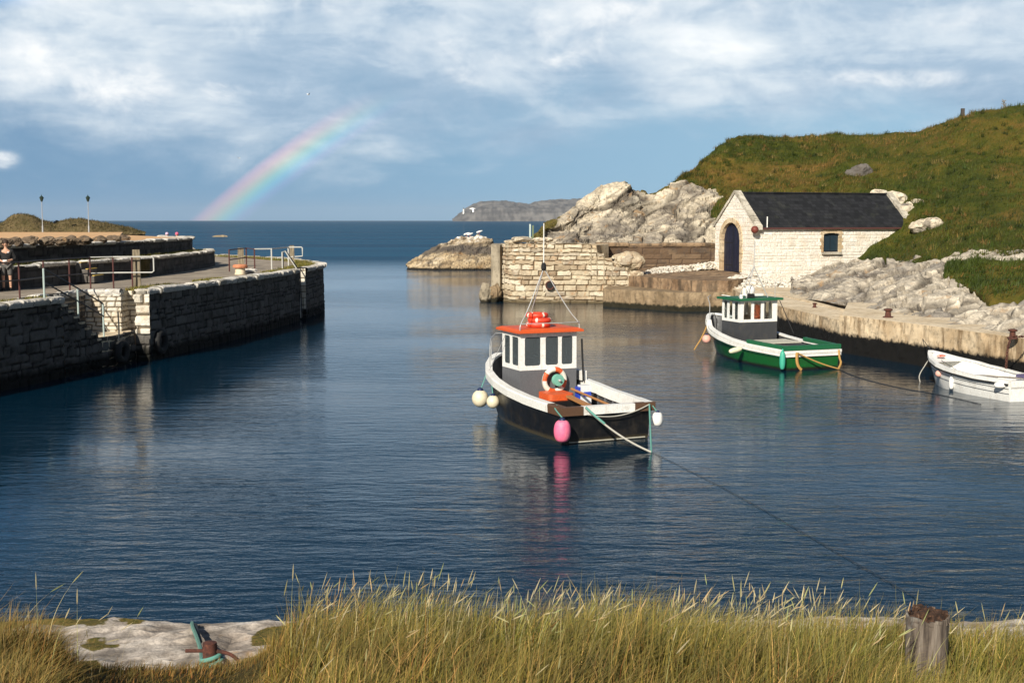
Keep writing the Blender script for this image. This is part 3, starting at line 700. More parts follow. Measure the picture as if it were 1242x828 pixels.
for i, (x, y, D, r, lab) in enumerate([(1082, 244, 82.5, .75, 'pale rock against the top right corner of the slate roof'), (1096, 256, 80.5, .7, 'cream rock beside the middle of the roof right edge'), (1107, 268, 79.5, .55, 'brown tinged rock at the lower right end of the boathouse roof'),
        (1066, 238, 84, .55, 'small pale rock peeping over the right end of the roof ridge'), (1112, 248, 81, .42, 'smooth round pale stone on the grass right of the roof'), (1119, 276, 77, .6, 'low pale rock on the slope just right of the boathouse wall'), (1130, 272, 76.5, .5, 'small pale rock furthest right of the boathouse wall')]):
    boulder('rock', P(x, y, D), r, 70 + i, M_ROCK if i != 2 else M_ROCKG, lab, 'rock', 'rocks beside the boathouse roof', 18, (1.2, 1, .8))
boulder('rock', P(1043, 211, 93.3), 1.0, 85, rock_mat('dark_crag', [(.05, .045, .04), (.10, .09, .08), (.15, .135, .12), (.2, .18, .16)], weed=False), 'dark grey rock patch showing through the grass of the hillside', 'rock', None, 22, (1.0, .8, .8))
boulder('rock', P(1212, 168, 98), 1.3, 86, bpy.data.materials['dark_crag'], 'long dark rock ledge in the grass under the hilltop, far right', 'rock', None, 22, (2.2, .8, .5))
boulder('rock', P(1140, 159, 110), .75, 87, M_ROCK, 'pale rock on the skyline left of the hilltop post', 'rock', None, 16, (1.6, 1, .5))
# ---- islet, reef, headland
cols = [Pc(494, (327, 127), (325, 127.4), (323, 128), (322, 128.6), (324, 129)),
        Pc(505, (329, 125.5), (322, 126.5), (317, 128), (315, 129), (325, 132)), Pc(520, (330, 124.5), (318, 126), (309, 128), (307, 129), (325, 134)),
        Pc(538, (330.5, 124), (314, 126), (302, 128), (299, 129.5), (325, 136)), Pc(552, (331, 123.7), (311, 126), (295, 128.5), (291, 130), (325, 136)),
        Pc(566, (331, 123.7), (309, 126), (292, 128.5), (288, 130), (325, 137)), Pc(582, (331, 123.7), (309, 126), (293, 128.5), (289, 130), (325, 137)),
        Pc(596, (331.5, 123.5), (312, 126), (300, 128.5), (296, 130), (325, 136)), Pc(606, (331.5, 123.5), (320, 126), (314, 128), (312, 129), (325, 134)), Pc(615, (329, 125), (327, 126), (325.5, 127), (325, 128), (326, 130))]
t = thing('rock_islet', 'tan sea rock with white bird droppings standing in the water beyond the bastion', 'rock', tuple(P(555, 326, 127)))
_, GI = rock_mesh('islet_rock', cols, 200, 110, M_ISLET, .36, 1.9, 91, t)
o = boulder('sea_rock', P(267, 287, 375) + Vector((0, 0, -.3)), 2.1, 95, M_REEF, 'low tan rock just breaking the open sea left of centre', 'rock', None, 20, (1.15, .8, .36))
cols = []
for x, ys, y2 in ((549, 267.8, 268.2), (553, 266.2, 267.4), (557, 262, 265.5), (561, 258.5, 263), (566, 254.5, 260), (574, 249.5, 256), (582, 246.5, 254), (600, 245.2, 253.5), (622, 247, 255), (640, 249, 256.5), (650, 246.5, 255), (662, 244.5, 254), (690, 244, 254), (712, 242.5, 254), (760, 241, 253), (820, 242, 254), (900, 248, 257)):
    cols.append(Pc(x, (268.9, 5000), ((y2 + 268) / 2 + .6, 5030), (y2, 5060), ((ys + y2) / 2, 5140), (ys, 5300), (ys + 1.5, 6000)))
G = loft(cols, 260, 70); N = grid_normals(G); q = G / 42.0
dd = fbm(q * np.array([2.2, 1, .35]), 4, 101, ridged=True) * 9 + fbm(G / 120., 3, 103) * 8
wgt = sstep(0, 12, np.arange(70))[:, None] * (1 - .75 * sstep(30, 44, np.arange(70)))[:, None]
mo = np.repeat(sstep(28, 42, np.arange(70))[:, None], 260, 1) * .9
kind(link('headland', raw_mesh('headland', (G + N * (dd * wgt)[..., None]).reshape(-1, 3), grid_faces(70, 260), M_HEAD, True, dict(moss=mo.ravel()))), 'structure')
t = thing('lighthouse', 'tiny white lighthouse at the left tip of the far headland', 'lighthouse', tuple(P(562.3, 258.5, 5100)))
mb = MB(); mb.lathe([(4.2, -4), (3.4, 12), (3.3, 17)], 14); mb.build('tower', M_WHITE, t)
mb = MB(); mb.lathe([(3.6, 17), (3.6, 17.6), (2.2, 17.8), (2.2, 20), (2.6, 20.1), (.3, 22)], 12); mb.build('lantern', M_GULLD, t)

# ---- left land behind the pier: sand, dune
mb = MB(); mb.prism([(-20.2, 46), (-18.75, 54), (-18.05, 60), (-18.1, 66), (-18.3, 69.9), (-20.1, 73), (-30, 95), (-47, 150), (-60, 175), (-160, 175), (-160, 12), (-24, 12), (-21.5, 36)], -1, 4.02); o = mb.build('sand_ground', M_SAND); kind(o, 'structure')
for v in o.data.vertices:
    if v.co.z > 3: v.co.z -= max(0, v.co.y - 72) * .006
cols = []
for x, ys in ((-170, 268), (-60, 266), (-10, 274), (2, 272), (14, 264), (26, 262), (38, 263), (50, 268), (60, 271), (66, 272), (78, 268.5), (95, 267.5), (110, 269), (130, 272), (150, 276), (165, 280), (176, 283.5)):
    cols.append(Pc(x, (284.5, 152), (min(283, (ys + 287) / 2 - 1), 154), (ys + 1.5, 157), (ys, 160), (286, 170)))
G = loft(cols, 260, 50); N = grid_normals(G)
G = G + N * (.16 * fbm(G / 1.4, 4, 111) + .10 * fbm(G / .5, 3, 113) + .05)[..., None]
kind(link('dune_hill', raw_mesh('dune_hill', G.reshape(-1, 3), grid_faces(*G.shape[:2]), M_DUNE, False)), 'structure'); DUNE = G

# ---- foreground bank
def bank_z(X, Y):
    z = np.interp(Y, [-20, 0, 2.5, 3.8, 5.0, 6.2, 7.2, 8.2, 9.2, 10.2, 12.0], [4.0, 3.5, 3.26, 3.10, 2.95, 2.76, 2.46, 1.9, 1.36, 1.12, 1.05])
    u = X / np.maximum(Y, .5)
    dip = sstep(-.40, -.345, u) * sstep(-.17, -.235, u) * sstep(3.4, 5.2, Y) * sstep(9.5, 7.5, Y)
    z = z - dip * .15
    z = z - .06 * sstep(.27, .34, u) * sstep(4, 6, Y) * sstep(8, 6, Y)
    q = np.stack([X, Y, 0 * X], -1)
    return z + .07 * fbm(q / 1.1, 3, 121) * sstep(11, 9, Y)
xs = np.linspace(-34, 34, 340); ys = np.concatenate([np.linspace(-20, 2, 30), np.linspace(2.2, 10.2, 90)])
X, Y = np.meshgrid(xs, ys); Z = bank_z(X, Y)
kind(link('ground', raw_mesh('ground', np.stack([X, Y, Z], -1).reshape(-1, 3), grid_faces(len(ys), len(xs)), M_SOIL, True)), 'structure')
# rock ledge at the water's edge, under the bank
xs = np.linspace(-34, 34, 520); kk = np.linspace(0, 1, 60)
yp = np.interp(kk, [0, .62, .72, .80, 1], [9.2, 12.0, 12.25, 12.35, 12.9]); zp = np.interp(kk, [0, .62, .72, .80, 1], [1.08, 1.03, .92, .45, -.6])
X = np.repeat(xs[None, :], 60, 0); Y = np.repeat(yp[:, None], len(xs), 1) + .28 * fbm(np.stack([X / 2.2, 0 * X, 0 * X], -1), 3, 131); Z = np.repeat(zp[:, None], len(xs), 1)
G = np.stack([X, Y, Z], -1); G2, fac, cr = rock_surface(G, .055, .8, 133, micro=.35, small=.3)
t = thing('rock_ledge', 'pale weathered rock ledge at the water edge below the grassy bank', 'rock', (0, 12, 0))
link('ledge', raw_mesh('ledge', G2.reshape(-1, 3), grid_faces(60, len(xs)), M_LEDGE, False, dict(facet=fac.ravel(), crack=cr.ravel(), moss=(.95 * sstep(-.05, .3, fbm(G / .55, 3, 139)) * sstep(.2, .45, fbm(np.stack([G[..., 0] * .45, 0 * G[..., 0], 0 * G[..., 0]], -1), 2, 141) + .25)).ravel())), t)
# ------------------------------------------------------------------ left pier
def coping(name, path, z, width, mat, parent, seed=0, step=.06, inward=-1, h=.13, stone_len=(.45, 1.0)):
    pts, s = resample(path, step=step); n = len(pts); r = np.random.default_rng(seed)
    zz = np.full(n, z) if not callable(z) else z(s)
    t = np.gradient(pts, axis=0); t /= np.linalg.norm(t, axis=1, keepdims=True) + 1e-9; nrm = np.stack([t[:, 1], -t[:, 0]], 1)
    xs = [-.3]
    while xs[-1] < s[-1] + 1: xs.append(xs[-1] + r.uniform(*stone_len))
    xs = np.array(xs); si = np.searchsorted(xs, s) - 1; d = np.minimum(s - xs[si], xs[si + 1] - s); rel = sstep(.0, .05, d)
    tone = r.random(len(xs))[si]; off = (r.random(len(xs))[si] - .5)
    prof = [(.02, -h - .05), (.05, -h), (.075, -h * .4), (.055, -.01), (.0, .02), (-.12 * width / .45, .03), (-.25 * width / .45, .03), (-.36 * width / .45, .02), (-.44 * width / .45, -.01), (-width, -h)]
    rows = []
    for o, dz in prof:
        oo = o + off * .16 - (1 - rel) * .03; zr = zz + dz + off * .09 * (dz > -h) - (1 - rel) * .035
        rows.append(np.stack([pts[:, 0] + nrm[:, 0] * oo, pts[:, 1] + nrm[:, 1] * oo, zr], 1))
    G = np.array(rows)
    A = len(prof); G = catmull(G, np.linspace(0, A - 1, 24))
    nn = fbm(G * 5, 3, seed + 2) * .03; G = G + np.stack([nrm[None, :, 0] * nn, nrm[None, :, 1] * nn, nn * .8], -1)
    m = raw_mesh(name, G.reshape(-1, 3), grid_faces(24, n), mat, False, dict(relief=np.repeat(rel[None], 24, 0).ravel(), tone=np.repeat(tone[None], 24, 0).ravel()))
    return link(name, m, parent)

DECK = 2.56
near_path = smooth_path([(-20.8, 12.4), (-17.9, 25), (-14.95, 36.0), (-14.25, 39.2)], 1)
step_path = [(-14.25, 39.2), (-13.72, 41.4), (-13.40, 43.85)]
main_path = smooth_path([(-12.9, 43.92), (-12.55, 45.6), (-11.45, 53.0), (-10.75, 59.5), (-10.62, 61.95)], 2)
ladder_path = [(-10.62, 61.95), (-11.25, 62.05), (-11.13, 63.0)]
end_path = smooth_path([(-10.52, 63.05), (-10.3, 67.3), (-10.5, 69.5), (-11.5, 74.2), (-17.2, 84.2), (-22, 89)], 2)
pier = thing('harbour_pier', 'long dark stone pier with pale coping enclosing the left side of the harbour', 'pier', (-14, 45, 0))
kw = dict(step=.07, relief=.06, rough=.035, batter=.02, course=(.15, .36), width=(.25, .9), wob=.10)
masonry_obj('near_wall', M_PIER, pier, near_path, -.7, DECK, seed=201, **kw)
def step_top(s):
    n = 7; k = np.clip(np.floor(s / (2.25 / n)) + 1, 0, n); z = DECK - k * (DECK - 1.08) / n
    return z + .04 * fbm(np.stack([s * 4, 0 * s, 0 * s], 1), 2, 5)
masonry_obj('stair_wall', M_PIER, pier, step_path, -.7, step_top, seed=202, **kw)
masonry_obj('main_wall', M_PIER, pier, main_path, -.7, DECK, seed=203, **kw)
masonry_obj('end_wall', M_PIER, pier, end_path, -.7, DECK, seed=204, **kw)
masonry_obj('recess_back_wall', M_PIER, pier, [(-15.45, 38.9), (-15.05, 43.72)], .6, DECK, seed=205, **kw)
masonry_obj('recess_wall', M_PIERLIT, pier, [(-15.12, 43.7), (-13.86, 43.76), (-13.84, 44.5), (-13.44, 44.52)], .95, DECK - .02, step=.05, relief=.055, seed=206, course=(.10, .20), width=(.18, .48), joint=.026, rough=.035, wob=.08)
masonry_obj('corner_wall', M_PIERLIT, pier, [(-13.42, 44.5), (-13.40, 43.86), (-12.9, 43.9)], .98, DECK, step=.05, relief=.09, seed=207, course=(.3, .45), width=(.4, .7), joint=.05, rough=.07)
masonry_obj('corner_base', M_PIER, pier, [(-13.40, 43.86), (-12.9, 43.9)], -.7, 1.0, step=.06, relief=.05, seed=208)  # dark stone here also paints in the shadow of the tyre
masonry_obj('ladder_recess', M_PIERLIT, pier, [(-11.25, 61.9), (-11.15, 63.0), (-10.52, 63.02)], .5, DECK, step=.05, relief=.05, seed=209, course=(.3, .4), width=(.5, .9), rough=.05)
masonry_obj('ladder_recess_base', M_PIER, pier, [(-11.25, 61.9), (-11.15, 63.0), (-10.52, 63.02)], -.7, .5, step=.06, relief=.05, seed=210)
masonry_obj('ladder_recess_side', M_PIER, pier, [(-10.62, 61.95), (-11.2, 62.0)], -.7, DECK, step=.07, relief=.03, seed=211)
mb = MB()
mb.prism([(-21.1, 12.6), (-18.25, 25), (-15.3, 36), (-14.6, 38.95), (-15.5, 38.92), (-15.12, 43.85), (-13.9, 43.9), (-13.9, 44.6), (-13.36, 44.6), (-13.3, 44.05), (-13.0, 44.1), (-12.65, 45.7), (-11.7, 53), (-11.0, 59.6), (-10.9, 61.8), (-11.35, 61.9), (-11.2, 63.1), (-10.66, 63.2), (-10.45, 67.3), (-10.65, 69.4), (-11.65, 74), (-17.3, 84), (-22, 88.6), (-40, 90), (-60, 60), (-60, 12.6)], -.9, DECK - .05)
mb.build('deck', M_TARMAC, pier, world=True)
mb = MB(); n = 7
for i in range(n):
    y0 = 39.2 + i * .31; zt = DECK - (i + 1) * (DECK - 1.08) / n - .02
    xr = np.interp(y0 + .15, [39.2, 41.4, 43.85], [-14.25, -13.72, -13.40]) - .06
    mb.box((((-15.4) + xr - .25) / 2, y0 + .155, zt / 2 + .17), (xr - .25 + 15.4, .31 - .002, zt - .46)); mb.box((((-15.4) + xr + .05) / 2, y0 + .155, zt - .032), (xr + .05 + 15.4, .33, .064))
mb.build('stair', M_QTOP, pier, world=True)
mb = MB(); mb.prism([(-15.3, 41.38), (-13.78, 41.38), (-13.46, 43.84), (-13.9, 44.5), (-15.2, 43.9)], -.5, 1.07); mb.build('landing', M_QTOP, pier, world=True)
coping('near_coping', near_path, DECK, .5, M_COPE, pier, 221)
coping('main_coping', [(-13.35, 43.9)] + [tuple(p) for p in main_path], DECK, .5, M_COPE, pier, 222)
coping('end_coping', [tuple(p) for p in end_path], DECK, .55, M_COPE, pier, 223)
coping('recess_coping', [(-15.5, 38.9), (-15.12, 43.75), (-13.9, 43.82)], DECK - .03, .35, M_COPE, pier, 224)
# tyres hung on the pier
def tyre(c, nrm, r, label):
    t = thing('tyre', label, 'tyre', c, math.atan2(nrm[1], nrm[0]), 'old tyres hung on the pier wall')
    prof = []
    pts = [Vector((0.0, math.cos(a) * (r - .13), math.sin(a) * (r - .13))) for a in np.linspace(0, 2 * math.pi, 37)[:-1]]
    mb = MB(); mb.tube(pts, .13, 10, True); mb.build('tyre_casing', M_RUBBER, t, True)
    mb = MB(); mb.tube([Vector((-.1, 0, r - .2)), Vector((-.08, 0, r + .4)), Vector((-.1, 0, r + .95))], .025, 6); mb.build('hanger', M_ROPED, t)
tyre((-12.72, 44.6, .62), (.99, -.15), .46, 'black tyre hanging on the main pier wall just past the recess corner')
tyre((-13.42, 42.3, .50), (.97, -.2), .42, 'black tyre hanging on the pier below the stair landing')
# terrace walls
def ring_path(L): return smooth_path(L, 2)
low_p = ring_path([(-22.5, 25), (-18.6, 41), (-17.8, 45), (-15.95, 54.5), (-16.0, 62), (-16.15, 67), (-16.5, 69), (-17.5, 69.9), (-19, 70.3)])
t = thing('terrace_wall', 'low dark curved retaining wall with pale coping beside the pier road', 'wall', (-16, 60, DECK))
masonry_obj('wall', M_TERR, t, low_p, 2.4, 3.34, step=.09, relief=.02, seed=231, course=(.2, .3), width=(.4, .8))
coping('coping', low_p, 3.36, .4, M_COPE, t, 232, .08, h=.05)
up_p = ring_path([(-24.5, 25), (-20.4, 43), (-19.5, 48), (-18.3, 54), (-17.6, 60), (-17.65, 66), (-17.85, 70.2), (-19.6, 73), (-21.5, 76.5)])
t = thing('terrace_wall', 'taller dark upper wall with a whitish top behind the low curved wall', 'wall', (-18, 60, 3.3))
masonry_obj('wall', M_TERR, t, up_p, 3.1, 4.0, step=.09, relief=.05, seed=233, course=(.2, .35), width=(.3, .8), rough=.05)
coping('coping', up_p, 4.02, .45, M_COPE, t, 234, .08, h=.05)
mb = MB(); mb.prism([(-22.6, 25), (-18.7, 41), (-17.9, 45), (-16.1, 54.5), (-16.15, 62), (-16.3, 67), (-16.7, 68.8), (-17.8, 69.6), (-19, 70), (-19.5, 60), (-21, 43), (-25, 25)], 2.3, 3.30)
kind(mb.build('planting_ground', M_SOIL), 'structure')
for i, (x, y, D, r) in enumerate([(4, 294, 47, .24), (17, 293, 48.5, .25), (36, 292, 49.5, .27), (56, 291, 50, .25), (74, 290.5, 51, .23), (86, 290, 52, .27), (103, 289.5, 53, .25), (122, 290, 55, .22), (137, 288.5, 57, .24), (151, 287.5, 60, .2)]):
    c = P(x, y, D); c.z = 4.14
    labs = ['brown boulder behind the wall at the left picture edge', 'brown boulder just right of the standing person', 'second brown boulder right of the standing person, below the left lamp post', 'brown boulder directly under the left lamp post', 'brown boulder halfway between the two lamp posts', 'brown boulder nearer the right of the two lamp posts', 'brown boulder directly under the right lamp post', 'small brown boulder just right of the right lamp post', 'small brown boulder second from the right end of the row', 'smallest boulder at the right end of the row on the wall']
    boulder('boulder', c, r, 240 + i, M_BOULD, labs[i], 'boulder', 'brown boulders in a row on the upper wall', 18, (1.35, 1, .72), amp=.3)
boulder('shore_rock', Vector((-21.2, 77.5, 2.6)), 1.1, 255, M_ROCKG, 'low rock behind the end of the upper wall where two people sit', 'rock', None, 18, (1.6, 1.2, .8))
t = thing('terrace_steps', 'short concrete steps with yellow edges against the low curved wall', 'steps', (-16.9, 49.1, DECK))
for i in range(3):
    mb = MB(); mb.box((.35 - i * .25, 0, .13 + i * .13), (.3, 1.1, .26 + i * .26 - .004)); s_ = mb.build('step', M_STEPC, t)
    mb = MB(); mb.box((.35 - i * .25 + .12, 0, .26 + i * .26 + .012), (.09, 1.1, .03)); mb.build('yellow_edge', M_YELLOW, s_)
# railings round the recess
t = thing('guard_railing', 'red posted railing with pale end rails around the stair recess of the pier', 'railing', (-15.3, 43, DECK))
RP = [(-16.9, 34.5), (-16.2, 37.0), (-15.62, 39.2), (-15.6, 41.2), (-15.38, 43.0), (-15.08, 44.25), (-14.42, 44.75), (-13.78, 44.9)]
for q in RP[1:]:
    MB().tube([(q[0], q[1], DECK - .1), (q[0], q[1], DECK + 1.13)], .028, 6).build('post', M_RAILR, t, world=True)
for h in (1.12, .55):
    MB().tube([(a, b, DECK + h) for a, b in RP[:6]], .024, 6).build('rail', M_RAILD, t, world=True)
    MB().tube([(a, b, DECK + h) for a, b in RP[5:7]] , .024, 6).build('rail', M_RAILW, t, world=True)
MB().tube([(-14.42, 44.75, DECK + 1.12), (-13.1, 45.05, DECK + 1.12), (-13.04, 45.06, DECK + 1.06), (-13.04, 45.06, DECK + .6), (-13.1, 45.05, DECK + .55), (-14.42, 44.75, DECK + .55)], .026, 6).build('end_loop', M_RAILW, t, world=True)
t = thing('stair_handrail', 'mint green posts and dark double handrail going down the pier stairs', 'handrail', (-14.4, 38.4, DECK))
HP = [((-14.52, 38.35), DECK, .95), ((-14.15, 40.25), 1.85, .95), ((-13.82, 41.7), 1.1, 1.1)]
for (a, b), z, h in HP: MB().tube([(a, b, z - .1), (a, b, z + h)], .03, 6).build('post', M_RAILG, t, world=True)
for k in (0, .42): MB().tube([(a, b, z + h - k) for (a, b), z, h in HP], .024, 6).build('rail', M_RAILD, t, world=True)
def wood_post(c, w, h, label, lean=0, mat=None):
    t = thing('wooden_post', label, 'post', c, R(12)); mb = MB(); mb.box((0, 0, h / 2), (w, w, h), taper=.94)
    o = mb.build('wooden_post', mat or M_PWOOD, t); return t
wood_post((-13.72, 45.25, DECK - .05), .27, 1.42, 'tall square wooden post behind the recess railing on the pier')
wood_post(tuple(P(292.3, 322, z=DECK)), .33, .95, 'broad grey wooden post behind the orange capped bollard')
wood_post(tuple(P(354.2, 319.5, z=DECK)), .27, 1.02, 'brown wooden post behind the white railing loop near the pier end')
# far railing
t = thing('guard_railing', 'railing with red posts and a white looped end above the ladder at the pier end', 'railing', tuple(P(310, 326, z=DECK)))
fp = [P(278.3, 328, z=DECK), P(299, 324.5, z=DECK), P(309, 326.2, z=DECK)]
for q in fp: MB().tube([q - Vector((0, 0, .1)), q + Vector((0, 0, 1.0))], .035, 6).build('post', M_RAILR, t, world=True)
for h in (1.0, .52): MB().tube([q + Vector((0, 0, h)) for q in fp], .03, 6).build('rail', M_RAILR, t, world=True)
wp = [fp[2], P(329.6, 325.8, z=DECK), P(350, 322.5, z=DECK)]
MB().tube([wp[1] - Vector((0, 0, .1)), wp[1] + Vector((0, 0, 1.0))], .035, 6).build('post', M_RAILW, t, world=True)
MB().tube([wp[2] - Vector((0, 0, .1)), wp[2] + Vector((0, 0, 1.0))], .035, 6).build('post', M_RAILW, t, world=True)
a = wp[2] + Vector((.72, .2, 0))
MB().tube([wp[0] + Vector((0, 0, 1.0)), wp[1] + Vector((0, 0, 1.0)), wp[2] + Vector((0, 0, 1.0)), a + Vector((-.05, 0, 1.0)), a + Vector((0, 0, .95)), a + Vector((0, 0, .52)), wp[2] + Vector((0, 0, .47))], .035, 6).build('end_loop', M_RAILW, t, world=True)
t = thing('ladder', 'steel ladder handrails leading down into the notch near the pier end', 'ladder', (-10.9, 62.4, DECK))
for dy in (0, .42):
    MB().tube([(-11.5, 61.9 + dy * .6 + .1, DECK - .05), (-11.5, 61.9 + dy * .6 + .1, DECK + .85), (-11.35, 62.0 + dy * .6, DECK + .9), (-10.72, 62.2 + dy, DECK - .15), (-10.66, 62.2 + dy, .1)], .03, 6).build('rail', M_RAILD if dy else M_RAILW, t, world=True)
for k in range(9):
    MB().tube([(-10.69, 62.2, .3 + k * .26), (-10.69, 62.62, .3 + k * .26)], .018, 6).build('rung', M_RAILD, t, world=True)
t = thing('mushroom_bollard', 'stone mooring bollard with a wide orange rusty cap near the pier edge', 'bollard', tuple(P(291.5, 331.5, z=DECK)))
MB().lathe([(.27, -.08), (.24, .05), (.22, .26)], 16).build('bollard_stem', M_QTOP, t, True)
MB().lathe([(.22, .25), (.34, .27), (.345, .35), (.30, .41), (.05, .43)], 20).build('bollard_cap', M_ORUST, t, True)
o = boulder('stone_block', P(303.5, 330.5, z=DECK) + Vector((0, 0, .07)), .24, 259, M_COPE, 'flat white stone lying beside the orange capped bollard', 'stone', None, 14, (1.3, 1, .5))
# lamps, dark bush
for x, lab in ((52, 'left one of two slim lamp posts standing behind the dune'), (108, 'right one of two slim lamp posts standing behind the dune')):
    c = P(x, 283.5, 150); t = thing('street_lamp', lab, 'lamp post', tuple(c), 0, 'slim lamp posts on the dune')
    MB().lathe([(.11, -.3), (.10, .9), (.055, 1.0), (.04, 3.9)], 10).build('pole', M_POLE, t, True)
    MB().lathe([(.10, 3.85), (.14, 3.95), (.25, 4.3)], 8).build('lantern', M_LAMPG, t)
    MB().lathe([(.29, 4.3), (.28, 4.34), (.13, 4.5), (.06, 4.55), (.03, 4.68)], 8).build('lamp_cap', M_LAMPG, t)

# ------------------------------------------------------------------ bastion
b = thing('stone_bastion', 'square bastion of warm cream stone blocks at the harbour mouth, right end broken', 'bastion', (3, 75, 0))
bp = smooth_path([(-.85, 79), (-.72, 76.9), (-.45, 75.8), (.25, 75.1), (1.2, 74.95)], 2) + [np.array(q) for q in ((2.6, 74.9), (6.3, 74.6), (7.6, 74.9))]
blen = resample(bp, n=50)[1][-1]
def b_top(s):
    q = blen - s; z = np.interp(q, [0, .35, .6, 1.2, 1.5, 1.9, 2.6, 3.0, 20], [1.55, 1.6, 1.95, 2.05, 2.5, 2.75, 3.2, 3.6, 3.66])
    z = np.where(q < 2.9, np.round(z / .3) * .3 + .06, z); return z + .05 * fbm(np.stack([s * 2.5, 0 * s, 0 * s], 1), 3, 3) - .12 * sstep(3.2, 1.6, s)
masonry_obj('block_wall', M_BAST, b, bp, -.6, b_top, step=.06, relief=.11, seed=305, course=(.22, .38), width=(.4, 1.3), joint=.028, rough=.05, batter=.035, wob=.09)
mb = MB(); mb.prism([(-.7, 81), (-.55, 76.9), (-.2, 75.9), (.4, 75.35), (1.4, 75.2), (5.1, 75.0), (5.4, 76), (6.0, 77), (6.2, 81)], 0, 3.50); mb.build('top_fill', M_BRICK, b, world=True)
mb = MB(); mb.prism([(5.0, 75.1), (6.2, 75.0), (7.4, 75.3), (7.2, 78), (5.0, 79)], 0, 1.5); mb.build('broken_core', M_TIER, b, world=True)
mb = MB(); mb.prism([(-1.3, 77.0), (-.75, 76.5), (-.5, 77.5), (-.6, 82), (-1.3, 82)], -.5, 3.48); mb.build('buttress', M_BUTT, b, world=True)
for dx, w_, h_ in ((-1.62, .55, 1.05), (-1.05, .6, 1.15)):
    boulder('footing', Vector((dx - 3, 1.0, .35)), .62, int(310 + dx * 10), M_BUTT if dx < -1.3 else M_SLIP, None, n=16, squash=(.6, .8, 1.25), parent=b, amp=.25)
for i, (x, y, D, r, q) in enumerate(((634, 290.5, 77, .5, (1.5, 1, .35)), (655, 291, 76.5, .3, (1.4, 1, .5)), (665, 290.8, 77, .25, (1.3, 1, .6)), (622, 293, 77.5, .3, (1.6, 1, .35)))):
    boulder('rock', P(x, y, D), r, 320 + i, M_ROCK, ['large pale slab lying on top of the bastion left of the thin post', 'small brown stone on the bastion just right of the thin post', 'small stone on the bastion top against the crag', 'low pale slab on the left corner of the bastion top'][i], 'rock', 'loose stones on the bastion top', 14, q)
boulder('rock', P(765, 317, 75.6), .75, 331, M_BAST, 'big cream boulder sitting on the broken right end of the bastion', 'rock', None, 20, (1.25, 1, .8))
for x, y, D, r in ((747, 322, 75.6, .35), (757, 331, 75.3, .32), (771, 333, 75.0, .3), (751, 312, 76, .25)):
    boulder('fallen_block', P(x, y, D) - Vector((3, 75, 0)), r, int(x), M_BAST, None, n=12, squash=(1.5, 1, .8), parent=b)
mb = MB(); rc = P(667, 346, 74.75); torus_pts = [rc + Vector((.24 * math.cos(a), 0, .24 * math.sin(a))) for a in np.linspace(0, 2 * math.pi, 21)[:-1]]; mb.tube(torus_pts, .05, 6, True); mb.build('mooring_ring', M_RUST, b, True, world=True)
mb = MB(); mb.lathe([(.22, -.10), (.22, .02), (.02, .02)], 14, Matrix.Rotation(math.pi / 2, 4, 'X'), rc); mb.build('ring_shade_disc', M_DARK, b, world=True)  # solid dark disc stands in for the shade inside the hole
t = thing('mooring_post', 'thin pale green post standing on the bastion top', 'post', tuple(P(645, 291, 77)))
MB().beam((-.11, 0, -.1), (-.11, 0, .98), .09, .1).build('stake', M_RAILG, t); MB().beam((.06, 0, -.1), (.07, 0, .9), .1, .1).build('stake', M_MOSSY, t)
# brown wall, slip, quay
t = thing('harbour_wall', 'long brown stained wall between the bastion and the boathouse', 'wall', (9, 80, 1.6))
masonry_obj('wall', M_BROWNW, t, [(5.4, 79.6), (9.5, 79.9), (13.6, 80.3)], 1.2, 3.48, step=.07, relief=.03, seed=341, course=(.2, .4), width=(.5, 1.4), rough=.05)
coping('coping', [(5.4, 79.6), (9.5, 79.9), (13.6, 80.3)], 3.50, .5, M_TIER, t, 342, .08, stone_len=(1.5, 3))
t = thing('slipway', 'two tiered brown concrete slip in front of the boathouse door', 'slipway', (9.4, 70, 0))
sp = [(5.3, 71.9), (9.35, 67.7), (12.3, 68.2)]
masonry_obj('lower_face', M_SLIP, t, sp, -.6, 1.03, step=.09, relief=.0, seed=343, rough=.07)
MB().prism([(5.3, 71.95), (9.38, 67.78), (12.3, 68.3), (12.6, 74), (6, 76)], -.5, 1.04).build('lower_slab', M_SLIP, t, world=True)
tp = [(6.9, 75.1), (10.05, 68.75), (12.0, 68.6), (13.1, 70)]
masonry_obj('upper_face', M_TIER, t, tp, .8, 1.66, step=.09, relief=.0, seed=344, rough=.07)
mb = MB(); mb.prism([(6.9, 75.2), (10.1, 68.85), (12.0, 68.7), (13.4, 71), (15, 75.4), (13.2, 80), (5.6, 79.8), (6.2, 76)], .8, 1.66)
o = mb.build('upper_slab', M_TIER, t, world=True)
for v in o.data.vertices:
    wz = v.co.z
    if wz > 1.2 and v.co.y + 70 > 78: v.co.z += .22
q = thing('stone_quay', 'long tan concrete quay with a black tide line along the right side of the harbour', 'quay', (14, 45, 0))
masonry_obj('far_face', M_QUAY, q, [(12.2, 68.6), (11.75, 62), (11.85, 54.3), (12.5, 46.75)], -.7, 1.2, step=.09, relief=.0, seed=345, rough=.06)
masonry_obj('near_face', M_QUAY, q, [(12.9, 46.9), (12.42, 46.75), (14.25, 41.9), (15.5, 37.5), (18.2, 29), (21.5, 20), (24, 12)], -.7, 1.42, step=.1, relief=.0, seed=346, rough=.05)
MB().prism([(12.25, 68.5), (11.85, 62), (11.95, 54.3), (12.6, 46.85), (14.5, 47.5), (17, 60), (17, 71), (12.5, 71)], -.5, 1.20).build('far_slab', M_QTOP, q, world=True)
MB().prism([(12.52, 46.8), (14.33, 41.95), (15.6, 37.6), (18.3, 29), (21.6, 20), (24.1, 12), (60, 12), (60, 50), (30, 62), (15, 55)], -.5, 1.42).build('near_slab', M_QTOP, q, world=True)
